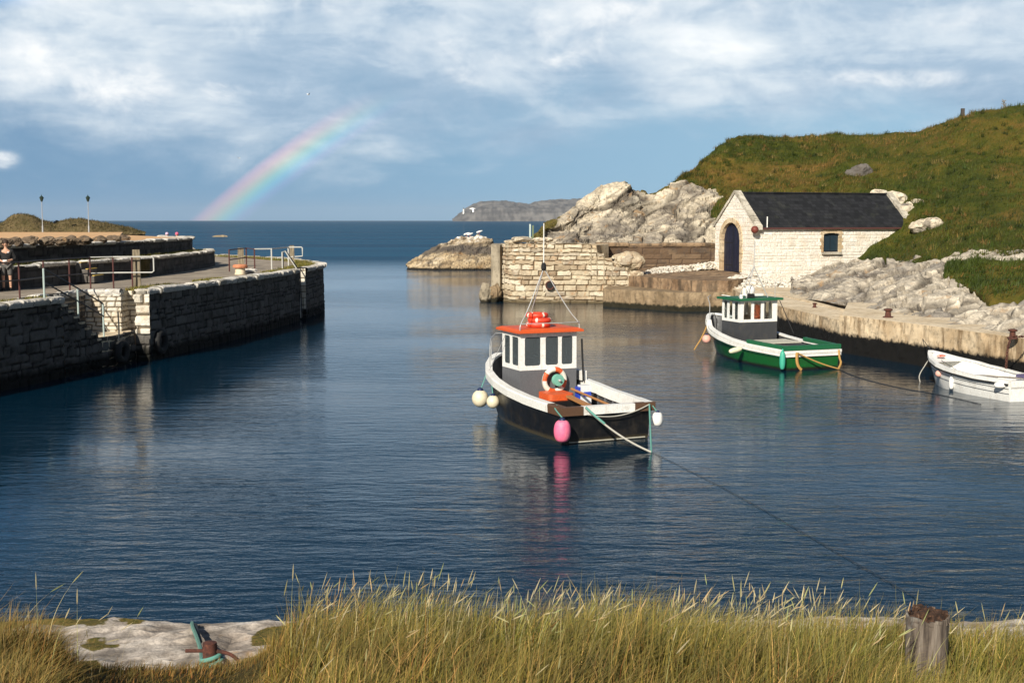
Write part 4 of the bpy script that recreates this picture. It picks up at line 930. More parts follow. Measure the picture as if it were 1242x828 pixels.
MB().prism([(14.0, 50), (17, 47), (40, 60), (40, 72), (26, 79), (14.4, 75), (13.4, 70)], -.5, 1.24).build('back_slab', M_QTOP, q, world=True)
def quay_bollard(c, s, label):
    t = thing('bollard', label, 'bollard', c); MB().lathe([(.2, -.02), (.2, .03), (.12, .06), (.10, .24), (.17, .28), (.17, .33), (.05, .36)], 14).build('bollard', M_RUST, t, True); t.scale = (s, s, s); return t
quay_bollard(tuple(P(1077, 385, z=1.42)), .95, 'rusty flared bollard on the quay below the boathouse rocks')
quay_bollard(tuple(P(988, 373, z=1.2)), .6, 'small low rusty bollard on the quay behind the green boat')
quay_bollard(tuple(P(1228, 410, z=1.42)), .8, 'rusty bollard with a chain on the quay above the white dinghy')
c0 = P(1228, 407, z=1.62)
t = thing('chain', 'dark rusty chain drooping from the quay bollard down to the water', 'chain', tuple(c0))
mb = MB()
cp = resample(smooth_path([c0 + Vector((.55, .3, -.02)), c0 + Vector((.3, .1, -.05)), c0, c0 + Vector((-.12, -.1, -.15)), c0 + Vector((-.17, -.05, -.5)), c0 + Vector((-.17, -.03, -1.75))], 2), step=.085)[0]
for i, p_ in enumerate(cp[:-1]):
    d_ = Vector(cp[i + 1] - p_).normalized(); sd = d_.cross(Vector((1, .3, .2))).normalized(); sd = sd if i % 2 else d_.cross(sd)
    mb.tube([Vector(p_) + d_ * (.06 * math.cos(a)) + sd * (.032 * math.sin(a)) for a in np.linspace(0, 2 * math.pi, 9)[:-1]], .013, 5, True)
mb.build('chain', M_RUST, t, world=True)
# ------------------------------------------------------------------ boathouse
C0 = Vector((14.65, 75.0)); gl = Vector((-.348, .937)).normalized(); ll = Vector((.937, .348)).normalized()
HW, HL, ZE, ZR = 4.7, 11.6, 4.66, 6.62
h = thing('boathouse', 'limewashed stone boathouse with dark slate roof, arched navy door and shuttered window', 'boathouse', (C0.x, C0.y, 1.3), math.atan2(ll.y, ll.x))
mb_ = lambda s: C0 + gl * s
far = C0 + gl * HW; pr = C0 + ll * HL; farr = far + ll * HL
WX0, WX1, WZ0, WZ1 = 4.92, 6.08, 3.02, 4.12
def win_mask(s, z): return ~((s > WX0) & (s < WX1) & (z > WZ0) & (z < WZ1 + .09 * (1 - ((s - (WX0 + WX1) / 2) / .58) ** 2)))
kw = dict(step=.045, relief=.022, course=(.16, .27), width=(.25, .75), joint=.016, rough=.022, wob=.04)
masonry_obj('front_wall', M_HOUSE, h, [tuple(C0), tuple(pr)], .6, ZE, seed=351, mask=win_mask, **kw)
DS0, DS1, DZ0, DZS = HW - 3.85, HW - 1.63, 1.8, 3.75
dc = (DS0 + DS1) / 2; dr = (DS1 - DS0) / 2
def arch(r, zs, n=14, c=dc, rise=1.0): return [(c + r * math.cos(a), zs + r * rise * math.sin(a)) for a in np.linspace(0, math.pi, n)]
def door_mask(s, z): return ~((s > DS0) & (s < DS1) & (z < DZS + 1.0 * np.sqrt(np.clip(dr ** 2 - (s - dc) ** 2, 0, None))))
def gab(s): return ZE + (ZR - ZE) * (1 - np.abs(s - HW / 2) / (HW / 2))
masonry_obj('gable_wall', M_HOUSE, h, [tuple(far), tuple(C0)], .8, gab, seed=352, mask=door_mask, **kw)
masonry_obj('end_gable_wall', M_HOUSE, h, [tuple(pr), tuple(farr)], .8, gab, step=.09, seed=353)
masonry_obj('back_wall', M_HOUSE, h, [tuple(farr), tuple(far)], .8, ZE, step=.1, seed=354)
ZB = 1.3; X_ = Matrix.Rotation(0, 4, 'Z')
# roof in the house's own frame: x along the ridge, y into depth, z above the base
for sgn, nm in ((0, 'roof_slope'), (1, 'roof_slope')):
    y0, y1 = (-.16, HW / 2) if sgn == 0 else (HW + .16, HW / 2)
    sl_ = (ZR - ZE) / (HW / 2); ze = ZE - ZB - .16 * sl_ + .06; zr = ZR - ZB + .06
    mb = MB(); x0, x1 = .36, HL - .36
    V = [(x0, y0, ze), (x1, y0, ze), (x1, y1, zr), (x0, y1, zr)]; V += [(a, b_, c_ - .09) for a, b_, c_ in V]
    mb.add(V, [(0, 1, 2, 3), (7, 6, 5, 4), (0, 4, 5, 1), (1, 5, 6, 2), (2, 6, 7, 3), (3, 7, 4, 0)]); mb.build(nm, M_SLATE, h)
MB().beam((.36, HW / 2, ZR - ZB + .09), (HL - .36, HW / 2, ZR - ZB + .09), .22, .08).build('ridge_tile', M_SLATE, h)
MB().beam((.3, -.17, ZE - ZB - .16), (HL - .3, -.17, ZE - ZB - .16), .07, .10).build('gutter', M_RAILR, h)
for x in (.16, HL - .16):
    for sgn in (0, 1):
        ya = -.28 if sgn == 0 else HW + .28; za = ZE - ZB - .28 * sl_ + .16
        mb = MB(); n = 7
        for i in range(n):
            f0, f1 = i / n + .004, (i + 1) / n - .004
            a = Vector((x, ya + (HW / 2 - ya) * f0, za + (ZR - ZB + .16 - za) * f0)); c_ = Vector((x, ya + (HW / 2 - ya) * f1, za + (ZR - ZB + .16 - za) * f1))
            mb.beam(a, c_, .42 + random.uniform(-.02, .03), .16 + random.uniform(-.01, .02))
        if sgn == 0: mb.box((x, -.12, ZE - ZB - .1), (.44, .36, .28))
        mb.build('skew_coping', M_DRESS, h)
# house-frame helper for the gable: s along the gable from the far corner
Mg = Matrix.Translation((0, HW, -ZB)) @ Matrix(((0, 0, 0, 0), (-1, 0, 0, 0), (0, 0, 1, 0), (0, 0, 0, 1)))
Mg = Matrix.Translation((0, HW, -ZB)) @ Matrix.Rotation(-math.pi / 2, 4, 'Z')
outer = [(DS1, DZ0)] + arch(dr, DZS) + [(DS0, DZ0)]
mb = MB(); pl = Mg @ Matrix.Translation((0, .16, 0)); mb.panel(outer, [], .06, pl); dobj = mb.build('door', M_NAVY, h)
for i in range(1, 7):
    x = DS0 + (DS1 - DS0) * i / 7; top = DZS + math.sqrt(max(dr ** 2 - (x - dc) ** 2, 0)) - .06
    mb = MB(); mb.beam(Mg @ Vector((x, .155, DZ0 + .03)), Mg @ Vector((x, .155, top)), .015, .012, up=(1, 0, 0)); mb.build('batten', M_DARK, dobj)
for z in (2.2, 3.6):
    mb = MB(); mb.beam(Mg @ Vector((DS0 + .05, .15, z)), Mg @ Vector((dc - .08, .15, z)), .012, .06); mb.build('hinge', M_DARK, dobj)
mb = MB(); mb.beam(Mg @ Vector((dc, .15, DZ0 + .02)), Mg @ Vector((dc, .15, DZS + dr - .03)), .03, .03, up=(1, 0, 0)); mb.build('door_gap', M_DARK, dobj)
def stones_round(mb, M, loop_in, loop_out, th0, th1):
    for i in range(len(loop_in) - 1):
        a, b_, c_, d_ = loop_in[i], loop_in[i + 1], loop_out[i + 1], loop_out[i]
        e = .03; L = lambda p, q: (p[0] + (q[0] - p[0]) * e, p[1] + (q[1] - p[1]) * e)
        mb.panel([L(a, b_), L(b_, a), L(c_, d_), L(d_, c_)], [], th1 - th0, M @ Matrix.Translation((0, th0 - random.uniform(0, .02), 0)))
inn = [(DS1, DZ0), (DS1, 2.4), (DS1, 2.95), (DS1, 3.4)] + arch(dr, DZS, 10) + [(DS0, 3.4), (DS0, 2.95), (DS0, 2.4), (DS0, DZ0)]
out = [(DS1 + .24, DZ0), (DS1 + .24, 2.4), (DS1 + .34, 2.95), (DS1 + .24, 3.4)] + arch(dr + .3, DZS, 10) + [(DS0 - .24, 3.4), (DS0 - .34, 2.95), (DS0 - .24, 2.4), (DS0 - .24, DZ0)]
mb = MB(); stones_round(mb, Mg, inn, out, -.045, .3); mb.build('door_surround', M_BRICK, h)
Mf = Matrix.Translation((0, 0, -ZB))
wc = (WX0 + WX1) / 2
warch = lambda hw, z, n=7, rise=.09: [(wc + hw * math.cos(a), z + rise * math.sin(a)) for a in np.linspace(0, math.pi, n)]
wt = thing  # (no new thing: window is a part)
mb = MB(); mb.panel([(WX0, WZ0), (WX1, WZ0)] + warch(.58, WZ1), [], .05, Mf @ Matrix.Translation((0, .15, 0))); wo_ = mb.build('window_shutter', M_SHUT, h)
mb = MB(); mb.beam(Mf @ Vector((WX0, .145, WZ0 + .05)), Mf @ Vector((WX1, .145, WZ0 + .05)), .02, .07); mb.beam(Mf @ Vector((wc, .145, WZ0)), Mf @ Vector((wc, .145, WZ1 + .13)), .02, .02, up=(1, 0, 0)); mb.build('shutter_rail', M_DARK, wo_)
mb = MB(); stones_round(mb, Mf, warch(.58, WZ1, 7), warch(.84, WZ1 + .02, 7, .42), -.03, .25)
for i in range(5):
    for sgn in (-1, 1):
        wd = .26 if i % 2 else .17
        z0_ = WZ0 + (WZ1 - WZ0) * i / 5; mb.box(tuple(Mf @ Vector((wc + sgn * (.58 + wd / 2), .105, z0_ + .11))), (wd - .01, .27, .205))
mb.build('window_surround', M_BRICK, h)
mb = MB(); mb.box(tuple(Mf @ Vector((wc, -.02, WZ0 - .07))), (1.4, .3, .12)); mb.build('window_sill', M_DRESS, h)
MB().tube([(.72, -.25, ZE - ZB - .1), (.72, -.25, ZE - ZB + .55)], .035, 6).build('vent_pipe', M_WHITE, h)
MB().ball((9.35 - 0.0, -.02, 3.45 - ZB), .07, 8).build('wall_fitting', M_DARK, h)
t = thing('hanging_float', 'dark red round float hanging below the eave at the near corner of the boathouse', 'float', tuple(P(915.5, 278.5, 74.6)))
MB().ball((0, 0, 0), .23, 14).build('float', paint('rusty_red', (.16, .03, .018), .6, .3, 6), t, True)
# rubble apron and rubble bank
def rubble(name, label, cols, nu, nv, seed, cell=.32, amp=.16, cat='rubble'):
    G = loft(cols, nu, nv); N = grid_normals(G); f1, f2, idv = worley(G / cell, seed); r_ = sstep(0, .28, f2 - f1)
    G = G + N * (amp * (r_ * .8 + .5 * (idv - .5)) + .06 * fbm(G * 4, 2, seed))[..., None]
    t = thing(name, label, cat, tuple(cols[0][0]))
    link('stones', raw_mesh('stones', G.reshape(-1, 3), grid_faces(nv, nu), M_RUBBLE, False, dict(relief=r_.ravel(), tone=idv.ravel())), t); return t
rubble('rubble_apron', 'sloping pale rubble apron curving along the foot of the boathouse wall', [Pc(877, (352, 69.6), (349, 70), (347, 70.6), (346, 71.4)), Pc(884, (355, 69), (347, 69.8), (341, 71), (339, 72.3)), Pc(893, (357.5, 68.5), (347, 69.5), (338.5, 71.5), (335.5, 73.2)), Pc(910, (358, 68.4), (349, 69.6), (340, 71.8), (336, 74.6)),
    Pc(940, (357, 68.4), (350, 69.6), (343, 71.8), (340, 74.8)), Pc(990, (355, 69), (347, 70.4), (340, 72.4), (335, 75.8)), Pc(1030, (352, 69.5), (344, 71), (336, 73), (331, 76.2)), Pc(1055, (350, 70), (342, 71.5), (333, 73.4), (327, 76.5))], 190, 50, 361)
rubble('rubble_heap', 'low bank of white stones between the brown wall and the boathouse door', [Pc(778, (337, 75.5), (334, 76.5), (332, 78), (334, 80)), Pc(800, (334, 76.5), (329, 77.6), (326, 79), (327, 80.5)), Pc(835, (330, 78.2), (325.5, 78.8), (323.5, 79.5), (324, 81)), Pc(862, (327, 78.8), (321.5, 79.2), (319.5, 79.7), (321, 81)), Pc(873, (327, 79.2), (321, 79.4), (318, 79.9), (319, 81))], 110, 26, 362, .28, .14)
t = thing('hilltop_post', 'dark square timber post standing on the hilltop at the right', 'post', tuple(P(1167, 154, 107)))
MB().box((0, 0, .45), (.3, .28, 2.2), taper=.9).build('hilltop_post', M_DARKW, t)
for x, y, yt, lab in ((1217, 134, 122, 'taller thin plant stalk on the skyline at the far right'), (1204, 146, 137, 'short thin plant stalk below the skyline at the right')):
    c = P(x, y, 103.5); t = thing('dry_plant', lab, 'plant', tuple(c)); mb = MB(); H = (y - yt) * 103.5 / 1500
    mb.tube([(0, 0, -.3), (.03, 0, H * .5), (.0, 0, H)], .025, 5)
    for k in range(7): a = k * 2.4; z_ = H * (.5 + k * .07); mb.tube([(0, 0, z_), (.18 * math.cos(a), .18 * math.sin(a), z_ + .12)], .03, 5)
    mb.build('dry_plant', M_PWOOD, t)
# ------------------------------------------------------------------ boats
def itab(t, T): return float(np.interp(t, [a for a, _ in T], [b for _, b in T]))
class Hull:
    def __init__(s, L, top, wl, sheer, rake=.55, keel=-.4, round_=.6): s.L, s.top, s.wl, s.sh, s.rake, s.keel, s.rd = L, top, wl, sheer, rake, keel, round_
    def sheer(s, t): return itab(t, s.sh)
    def pt(s, t, k, side, off=0.0, dz=0.0, z=None):
        zt = s.sheer(t); zz = s.keel + (zt - s.keel) * k if z is None else z
        kk = max(0., min(1., (zz - s.keel) / (zt - s.keel)))
        hw = itab(t, s.wl) + (itab(t, s.top) - itab(t, s.wl)) * kk ** s.rd
        y = t * s.L - s.rake * (1 - kk) * t ** 4
        return Vector((side * max(hw + off, .0), y - (max(0, -off) * .6 * t ** 8), zz + dz))
    def ts(s, n): return [1 - (1 - i / (n - 1)) ** 1.35 for i in range(n)]
    def outline(s, n=44): return [(t, -1) for t in s.ts(n)] + [(t, 1) for t in reversed(s.ts(n)[:-1])]
    def shell(s, off=0.0, k0=0.0, k1=1.0, nk=10, zf=None, n=44):
        O = s.outline(n); V = []; nc = len(O)
        for i in range(nk):
            k = k0 + (k1 - k0) * i / (nk - 1)
            for t, sd in O: V.append(s.pt(t, k, sd, off) if zf is None else s.pt(t, 0, sd, off, z=zf(t, k)))
        return V, [tuple(f) for f in grid_faces(nk, nc)]
    def strip(s, sec, n=60, t0=0.0, t1=1.0, sides=(-1, 1), zofs=None):
        """closed section swept along the sheer; sec is [(out, dz)]"""
        mb = MB()
        if sides == (-1, 1) and t1 >= 1: O = [(t0 + (1 - t0) * t, -1) for t in s.ts(n)] + [(t0 + (1 - t0) * t, 1) for t in reversed(s.ts(n)[:-1])]; runs = [O]
        else: runs = [[(t0 + (t1 - t0) * i / (n - 1), sd) for i in range(n)] for sd in sides]
        for O in runs:
            V = []; m = len(sec)
            for t, sd in O:
                for o, dz in sec: V.append(s.pt(t, 1, sd, o, dz))
            F = [(i * m + j, i * m + (j + 1) % m, (i + 1) * m + (j + 1) % m, (i + 1) * m + j) for i in range(len(O) - 1) for j in range(m)]
            F += [tuple(range(m)), tuple((len(O) - 1) * m + j for j in reversed(range(m)))]
            mb.add(V, F)
        return mb
    def deck(s, z, off=-.08, n=44):
        V = []; 
        for t in s.ts(n): V += [s.pt(t, 0, -1, off, z=z), s.pt(t, 0, 1, off, z=z)]
        return V, [(2 * i, 2 * i + 1, 2 * i + 3, 2 * i + 2) for i in range(n - 1)]
    def transom(s, th=.06, z0=None):
        zt = s.sheer(0); ks = np.linspace(0, 1, 8)
        loop = [s.pt(0, k, -1) for k in ks] + [s.pt(0, k, 1) for k in reversed(ks)]
        n = len(loop); V = [v.copy() for v in loop] + [v + Vector((0, th, 0)) for v in loop]
        return V, [tuple(range(n)), tuple(n + i for i in reversed(range(n)))] + [(i, (i + 1) % n, n + (i + 1) % n, n + i) for i in range(n)]
def mpart(name, VF, mat, parent, smooth=False, **k):
    mb = MB(); mb.add(*VF); return mb.build(name, mat, parent, smooth, **k)

def cabin(parent, x0, x1, y0, y1, zb, zm, zt, wa, ws, mat_low, mat_up, zw, glass, wf=None, rad=.05, round_first=True):
    """wheelhouse: aft face at y0. wa/ws window intervals (fractions) on the aft face and the sides"""
    W_, L_ = x1 - x0, y1 - y0; th = .035
    faces = [('aft_wall', Matrix.Translation((x0, y0, 0)), W_, wa), ('bow_wall', Matrix.Translation((x1, y1, 0)) @ Matrix.Rotation(math.pi, 4, 'Z'), W_, wf or wa),
             ('side_wall', Matrix.Translation((x0, y1 - th, 0)) @ Matrix.Rotation(-math.pi / 2, 4, 'Z'), L_ - 2 * th, ws), ('side_wall', Matrix.Translation((x1, y0 + th, 0)) @ Matrix.Rotation(math.pi / 2, 4, 'Z'), L_ - 2 * th, [(1 - b, 1 - a) for a, b in ws[::-1]])]
    for nm, M_, w_, wins in faces:
        holes = [rrect(a * w_, zw[0], b * w_, zw[1], rad) for a, b in wins]
        mb = MB(); mb.panel([(0, zm), (w_, zm), (w_, zt), (0, zt)], holes, th, M_); up = mb.build(nm, mat_up, parent)
        if zb < zm - .02:
            mb = MB(); mb.panel([(0, zb), (w_, zb), (w_, zm - .002), (0, zm - .002)], [], th, M_); mb.build('lower_panel', mat_low, parent)
        for a, b in wins:
            mb = MB(); c_ = M_ @ Vector(((a + b) / 2 * w_, th * .55, (zw[0] + zw[1]) / 2)); mb.box(c_, ((b - a) * w_ + .02, .008, zw[1] - zw[0] + .02), M_.to_3x3()); mb.build('window_pane', glass, up)
def torus(mb, c, Rr, r, M=None, n=32, k=10, bands=None):
    V = []; 
    for i in range(n):
        a = 2 * math.pi * i / n
        for j in range(k):
            b = 2 * math.pi * j / k; v = Vector(((Rr + r * math.cos(b)) * math.cos(a), (Rr + r * math.cos(b)) * math.sin(a), r * math.sin(b))); V.append((M @ v if M else v) + Vector(c))
    base = len(mb.v); mb.v.extend(V)
    for i in range(n):
        for j in range(k):
            i2, j2 = (i + 1) % n, (j + 1) % k; mb.f.append(tuple(base + q for q in (i * k + j, i2 * k + j, i2 * k + j2, i * k + j2))); mb.m.append(bands(i / n) if bands else 0)
def buoy(c, rx, rz_, label, mat, neck=M_BUOYB, kindname='buoy', tilt=None, group=None):
    t = thing(kindname, label, kindname, c, 0, group, rot=tilt)
    mb = MB(); n = 14; pr = []
    for i in range(n + 1):
        a = math.pi * i / n; r = max(math.sin(a), .03) ** (1.0 if rz_ / rx < 1.2 else .55); pr.append((rx * r, -rz_ * math.cos(a)))
    mb.lathe(pr, 20); mb.build('float_body', mat, t, True, angle=80)
    if neck is not None: MB().lathe([(rx * .42, rz_ * .86), (rx * .34, rz_ * 1.08), (rx * .2, rz_ * 1.22), (rx * .05, rz_ * 1.25)], 12).build('neck', neck, t, True)
    return t
def rope(label, pts, r, mat, name='mooring_rope', n=None, group=None, it=2):
    pts = resample(smooth_path(pts, it), n=n or 40)[0]
    t = MB().tube(pts, r, 6).build(name, mat, None, True); 
    o = t; c = Vector(pts[0]); o.data.transform(Matrix.Translation(-c)); o.location = c
    return tag(o, label, 'rope', group)
def sag(a, b, s, n=9): return [Vector(a).lerp(Vector(b), i / (n - 1)) - Vector((0, 0, s * 4 * (i / (n - 1)) * (1 - i / (n - 1)))) for i in range(n)]

# ---- black boat
B1 = thing('fishing_boat', 'small black fishing boat with orange cabin roof moored in the middle of the harbour', 'boat', (2.17, 27.8, 0), math.atan2(.40, .917))
M1 = MW[B1.name]
H1 = Hull(6.25, [(0, 1.12), (.2, 1.20), (.45, 1.22), (.62, 1.15), (.76, .98), (.87, .70), (.94, .43), (.98, .22), (1, .06)], [(0, .98), (.3, 1.08), (.5, 1.04), (.7, .72), (.85, .34), (.95, .08), (1, .02)], [(0, .80), (.3, .84), (.5, .92), (.7, 1.05), (.85, 1.20), (1, 1.38)])
mpart('hull', H1.shell(), M_BLACKH, B1, True, fix=False); mpart('transom', H1.transom(), M_BLACKH, B1)
mpart('bulwark', H1.shell(-.07, zf=lambda t, k: .24 + (H1.sheer(t) - .24) * k, nk=5), M_DGREY, B1, True)
mpart('deck', H1.deck(.25), M_DGREY, B1)
V_ = []
for t_ in np.linspace(.47, .985, 22): V_ += [H1.pt(t_, 0, -1, -.075, z=.60 + .30 * (t_ - .47)), H1.pt(t_, 0, 1, -.075, z=.60 + .30 * (t_ - .47))]
mpart('fore_deck', (V_ + [v - Vector((0, 0, .04)) for v in V_], [(2 * i, 2 * i + 1, 2 * i + 3, 2 * i + 2) for i in range(21)] + [(44 + 2 * i, 46 + 2 * i, 47 + 2 * i, 45 + 2 * i) for i in range(21)] + [(0, 44, 45, 1)]), M_GREYP, B1)
H1.strip([(-.13, .035), (.05, .035), (.065, .0), (.055, -.17), (-.0, -.17), (-.0, -.03), (-.13, -.03)], t0=.10).build('gunwale', M_WHITE, B1)
H1.strip([(-.13, .035), (.05, .035), (.065, .0), (.055, -.17), (-.0, -.17), (-.0, -.03), (-.13, -.03)], n=12, t0=.0, t1=.099, sides=(-1,)).build('gunwale_end', M_WOODB, B1)
H1.strip([(-.16, .045), (.05, .045), (.065, .0), (.055, -.17), (-.0, -.17), (-.0, -.03), (-.16, -.03)], n=12, t0=.0, t1=.099, sides=(1,)).build('gunwale_end', M_WHITE, B1)
H1.strip([(-.075, .02), (-.15, .03), (-.16, -.20), (-.075, -.20)], t0=.03, t1=.56, sides=(1,)).build('inner_board', M_WHITE, B1)
for a, b, mm, nm in ((-1.19, -.66, M_WOODB, 'transom_corner'), (-.655, .655, M_WHITE, 'transom_board'), (.66, 1.19, M_WOODB, 'transom_corner')):
    MB().box(((a + b) / 2, -.02, .745), (b - a, .17, .19)).build(nm, mm, B1)
MB().box((0, -.010, .035), (1.95, .024, .02)).build('waterline_stripe', M_BOARD, B1)
for i in range(7):
    for sd in (-1, 1):
        y = .5 + i * .42; MB().beam(H1.pt(y / 6.25, 0, sd, -.09, z=.26), H1.pt(y / 6.25, 0, sd, -.10, z=.64), .045, .05, up=(0, 1, 0)).build('frame_rib', M_GREYP, B1)
cabin(B1, -.77, .79, 3.17, 4.28, .25, 1.29, 2.22, [(.085, .36), (.45, .675), (.735, .93)], [(.09, .43), (.55, .93)], M_GREYP, M_WHITE, (1.40, 2.11), M_GLASS)
mb = MB(); mb.add([(-.89, 3.02, 2.225), (.92, 3.02, 2.225), (.90, 4.46, 2.225), (-.87, 4.46, 2.225), (-.89, 3.02, 2.275), (.92, 3.02, 2.275), (.90, 4.46, 2.275), (-.87, 4.46, 2.275), (-.8, 3.15, 2.32), (.82, 3.15, 2.32), (.8, 4.3, 2.32), (-.78, 4.3, 2.32)],
   [(3, 2, 1, 0), (0, 1, 5, 4), (1, 2, 6, 5), (2, 3, 7, 6), (3, 0, 4, 7), (4, 5, 9, 8), (5, 6, 10, 9), (6, 7, 11, 10), (7, 4, 8, 11), (8, 9, 10, 11)]); mb.build('cabin_roof', M_ORANGE, B1)
ap = Vector((.05, 3.55, 3.80))
for a in ((-.80, 3.10, 2.28), (.84, 3.12, 2.28), (-.02, 4.35, 2.31)):
    a = Vector(a); MB().tube(smooth_path([a, a + Vector((0, 0, .16)), a.lerp(ap, .30), ap], 2), .0135, 6).build('mast_leg', M_STEEL, B1)
MB().lathe([(.05, -.06), (.07, 0), (.06, .1), (.03, .14)], 10, None, ap).build('mast_block', M_DARK, B1)
MB().tube([ap, ap + Vector((0, 0, 1.12))], .014, 6).build('aerial', M_WHITE, B1)
MB().tube([(-.80, 3.07, 2.46), (.3, 3.0, 2.46), (.84, 3.1, 2.46)], .012, 6).build('roof_rail', M_STEEL, B1)
for sd in (-1, 1):
    for t_ in (.80, .90): q = H1.pt(t_, 1, sd, -.06); MB().tube([q, q + Vector((0, 0, .62))], .013, 6).build('bow_post', M_STEEL, B1)
MB().tube([H1.pt(t_, 1, sd, -.06) + Vector((0, 0, .62)) for t_, sd in ((.74, -1), (.8, -1), (.9, -1), (.97, -1), (.97, 1), (.9, 1), (.8, 1), (.74, 1))], .013, 6).build('bow_rail', M_STEEL, B1)
MB().tube([(-.86, 3.9, 2.1), (-1.0, 4.6, 1.15)], .008, 5).build('stay_wire', M_STEEL, B1)
MB().tube([(.98, 3.15, .95), (.95, 3.2, 2.02)], .025, 6).build('upright_pole', M_DARK, B1)
MB().box((1.03, 3.6, 1.08), (.16, .75, .24)).build('washboard', M_WHITE, B1)
MB().box((.10, 2.65, .43), (1.0, .8, .36)).build('engine_box', M_BLACKH, B1)
mb = MB(); mb.prism(rrect(-.34, 2.36, .34, 3.06, .1), .615, .77); o = mb.build('engine_lid', M_ORANGE, B1)
MB().box((.02, 4.0, .9), (.5, .35, 1.2)).build('helm', M_DGREY, B1); MB().tube([(.25 * math.cos(a) - .2, 3.75, 1.45 + .2 * math.sin(a)) for a in np.linspace(0, 2 * math.pi, 17)[:-1]], .015, 5, True).build('steering_wheel', M_DARK, B1)
w1 = lambda *p: tuple(M1 @ Vector(p))
t = thing('hauler_reel', 'mint green rope reel mounted on the cabin back of the black boat', 'reel', w1(.17, 3.02, 1.04), math.atan2(.40, .917))
Rx = Matrix.Rotation(math.pi / 2, 4, 'X')
MB().lathe([(.145, 0), (.145, .03), (.10, .045), (.10, .09), (.145, .10), (.145, .13), (.05, .135)], 20, Rx).build('drum', M_REEL, t, True); MB().lathe([(.03, -.14), (.03, .2), (.015, .21)], 10, Rx).build('axle', M_STEEL, t)
t = thing('life_ring', 'orange and white life ring hung on the cabin back of the black boat', 'life ring', w1(.13, 3.07, 1.02), math.atan2(.40, .917))
mb = MB(); torus(mb, (0, 0, 0), .275, .068, Rx, 36, 10, lambda u_: 1 if (u_ * 4 + .55) % 1.0 > .52 else 0); mb.build('ring', [M_ORANGE, M_RINGW], t, True)
MB().tube([(.35 * math.cos(a), -.02, .35 * math.sin(a)) for a in np.linspace(2.6, 5.2, 12)], .01, 5).build('grab_line', M_ROPEW, t)
for i, (dx, dy, lab) in enumerate(((0, 0, 'bottom one of three red life rings stacked on the orange cabin roof'), (.03, -.02, 'middle one of three red life rings stacked on the orange cabin roof'), (-.02, .03, 'topmost of three red life rings stacked on the orange cabin roof'))):
    t = thing('life_ring', lab, 'life ring', w1(-.07 + dx, 3.62 + dy, 2.385 + i * .118), i * .9 + .3, 'red life rings stacked on the cabin roof')
    mb = MB(); torus(mb, (0, 0, 0), .255 - .012 * i, .062, None, 32, 10, lambda u_: 1 if (u_ * 4) % 1 < .10 else 0); mb.build('ring', [M_RED, M_RINGW], t, True)
t = thing('plastic_bag', 'white and blue plastic sack standing on the deck of the black boat', 'sack', w1(.60, 2.35, .25), .4)
MB().box((0, 0, .36), (.30, .22, .72), taper=.9).build('bag', M_WHITEP, t); MB().box((-.17, .02, .35), (.05, .2, .66)).build('side_panel', M_BLUE, t); MB().box((.03, -.113, .5), (.2, .01, .12)).build('printed_patch', M_BLUE, t)
t = thing('wooden_oar', 'varnished orange brown oar lying across the stern of the black boat', 'oar', w1(.3, 2.2, .84))
MB().tube([w1(.35, 2.55, .86), w1(.42, .55, .70)], .03, 8).build('shaft', M_OAR, t, world=True); MB().beam(w1(.42, .55, .70), w1(.45, .08, .68), .14, .025).build('oar_blade', M_OAR, t, world=True)
t = thing('plank', 'dark reddish plank lying beside the oar in the black boat', 'plank', w1(.5, 1.6, .5)); MB().beam(w1(.15, 2.3, .72), w1(.2, .6, .55), .16, .05).build('plank', M_OAR, t, world=True)
buoy(P(582.5, 483, 31.4), .215, .225, 'larger cream ball fender with blue neck hanging at the bow of the black boat', M_BUOYW)
buoy(P(598, 487, 30.9), .165, .17, 'smaller cream ball fender with blue neck beside the larger one', M_BUOYW)
buoy(P(682, 522.5, 27.05), .19, .245, 'bright pink oval fender hanging at the near stern corner of the black boat', M_BUOYP)
buoy(P(797.5, 508, 27.9), .125, .16, 'white fender hanging behind the far stern corner of the black boat', M_FENDW)
rope('short teal line holding the pink fender', [w1(-1.10, .35, .84), w1(-1.2, .33, .8), P(682, 512, 27.05) + Vector((0, 0, .1))], .016, M_TEAL)
rope('short line holding the larger cream fender', [w1(*H1.pt(.78, 1, -1)), P(582.5, 474, 31.4)], .014, M_TEAL); rope('short line holding the smaller cream fender', [w1(*H1.pt(.70, 1, -1)), P(598, 480, 30.9)], .014, M_TEAL)
rope('short line holding the white stern fender', [w1(1.14, .1, .84), P(797.5, 500, 27.9)], .014, M_TEAL)
jn = P(790, 548, z=.02)
rope('left arm of the pale stern bridle rope of the black boat', sag(w1(-.62, -.12, .82), jn, .10), .022, M_ROPEW)
rope('teal right arm of the stern bridle rope of the black boat', sag(w1(1.02, -.12, .80), jn, .04), .02, M_TEAL)
rope('slack pale line looping across the black transom', sag(w1(-.55, -.14, .66), w1(1.0, -.14, .80), .14), .014, M_ROPEW)
for q in ((-1.0, -.125, .76), (-.62, -.125, .80), (1.03, -.125, .80)):
    pass
rope('teal lashing wound on the bridle of the black boat', [Vector(w1(-.62, -.13, .81)).lerp(jn, f) + Vector((0, 0, .02 - .10 * 4 * f * (1 - f))) for f in (.0, .1, .2, .3)], .026, M_TEAL)
rope('long dark mooring line lying on the water from the black boat toward the bank', [P(x, y, z=.012) for x, y in ((790, 548), (812, 558), (850, 577), (900, 603), (960, 637), (1020, 672), (1080, 706), (1150, 748), (1230, 800))], .0042, M_ROPED, n=90)

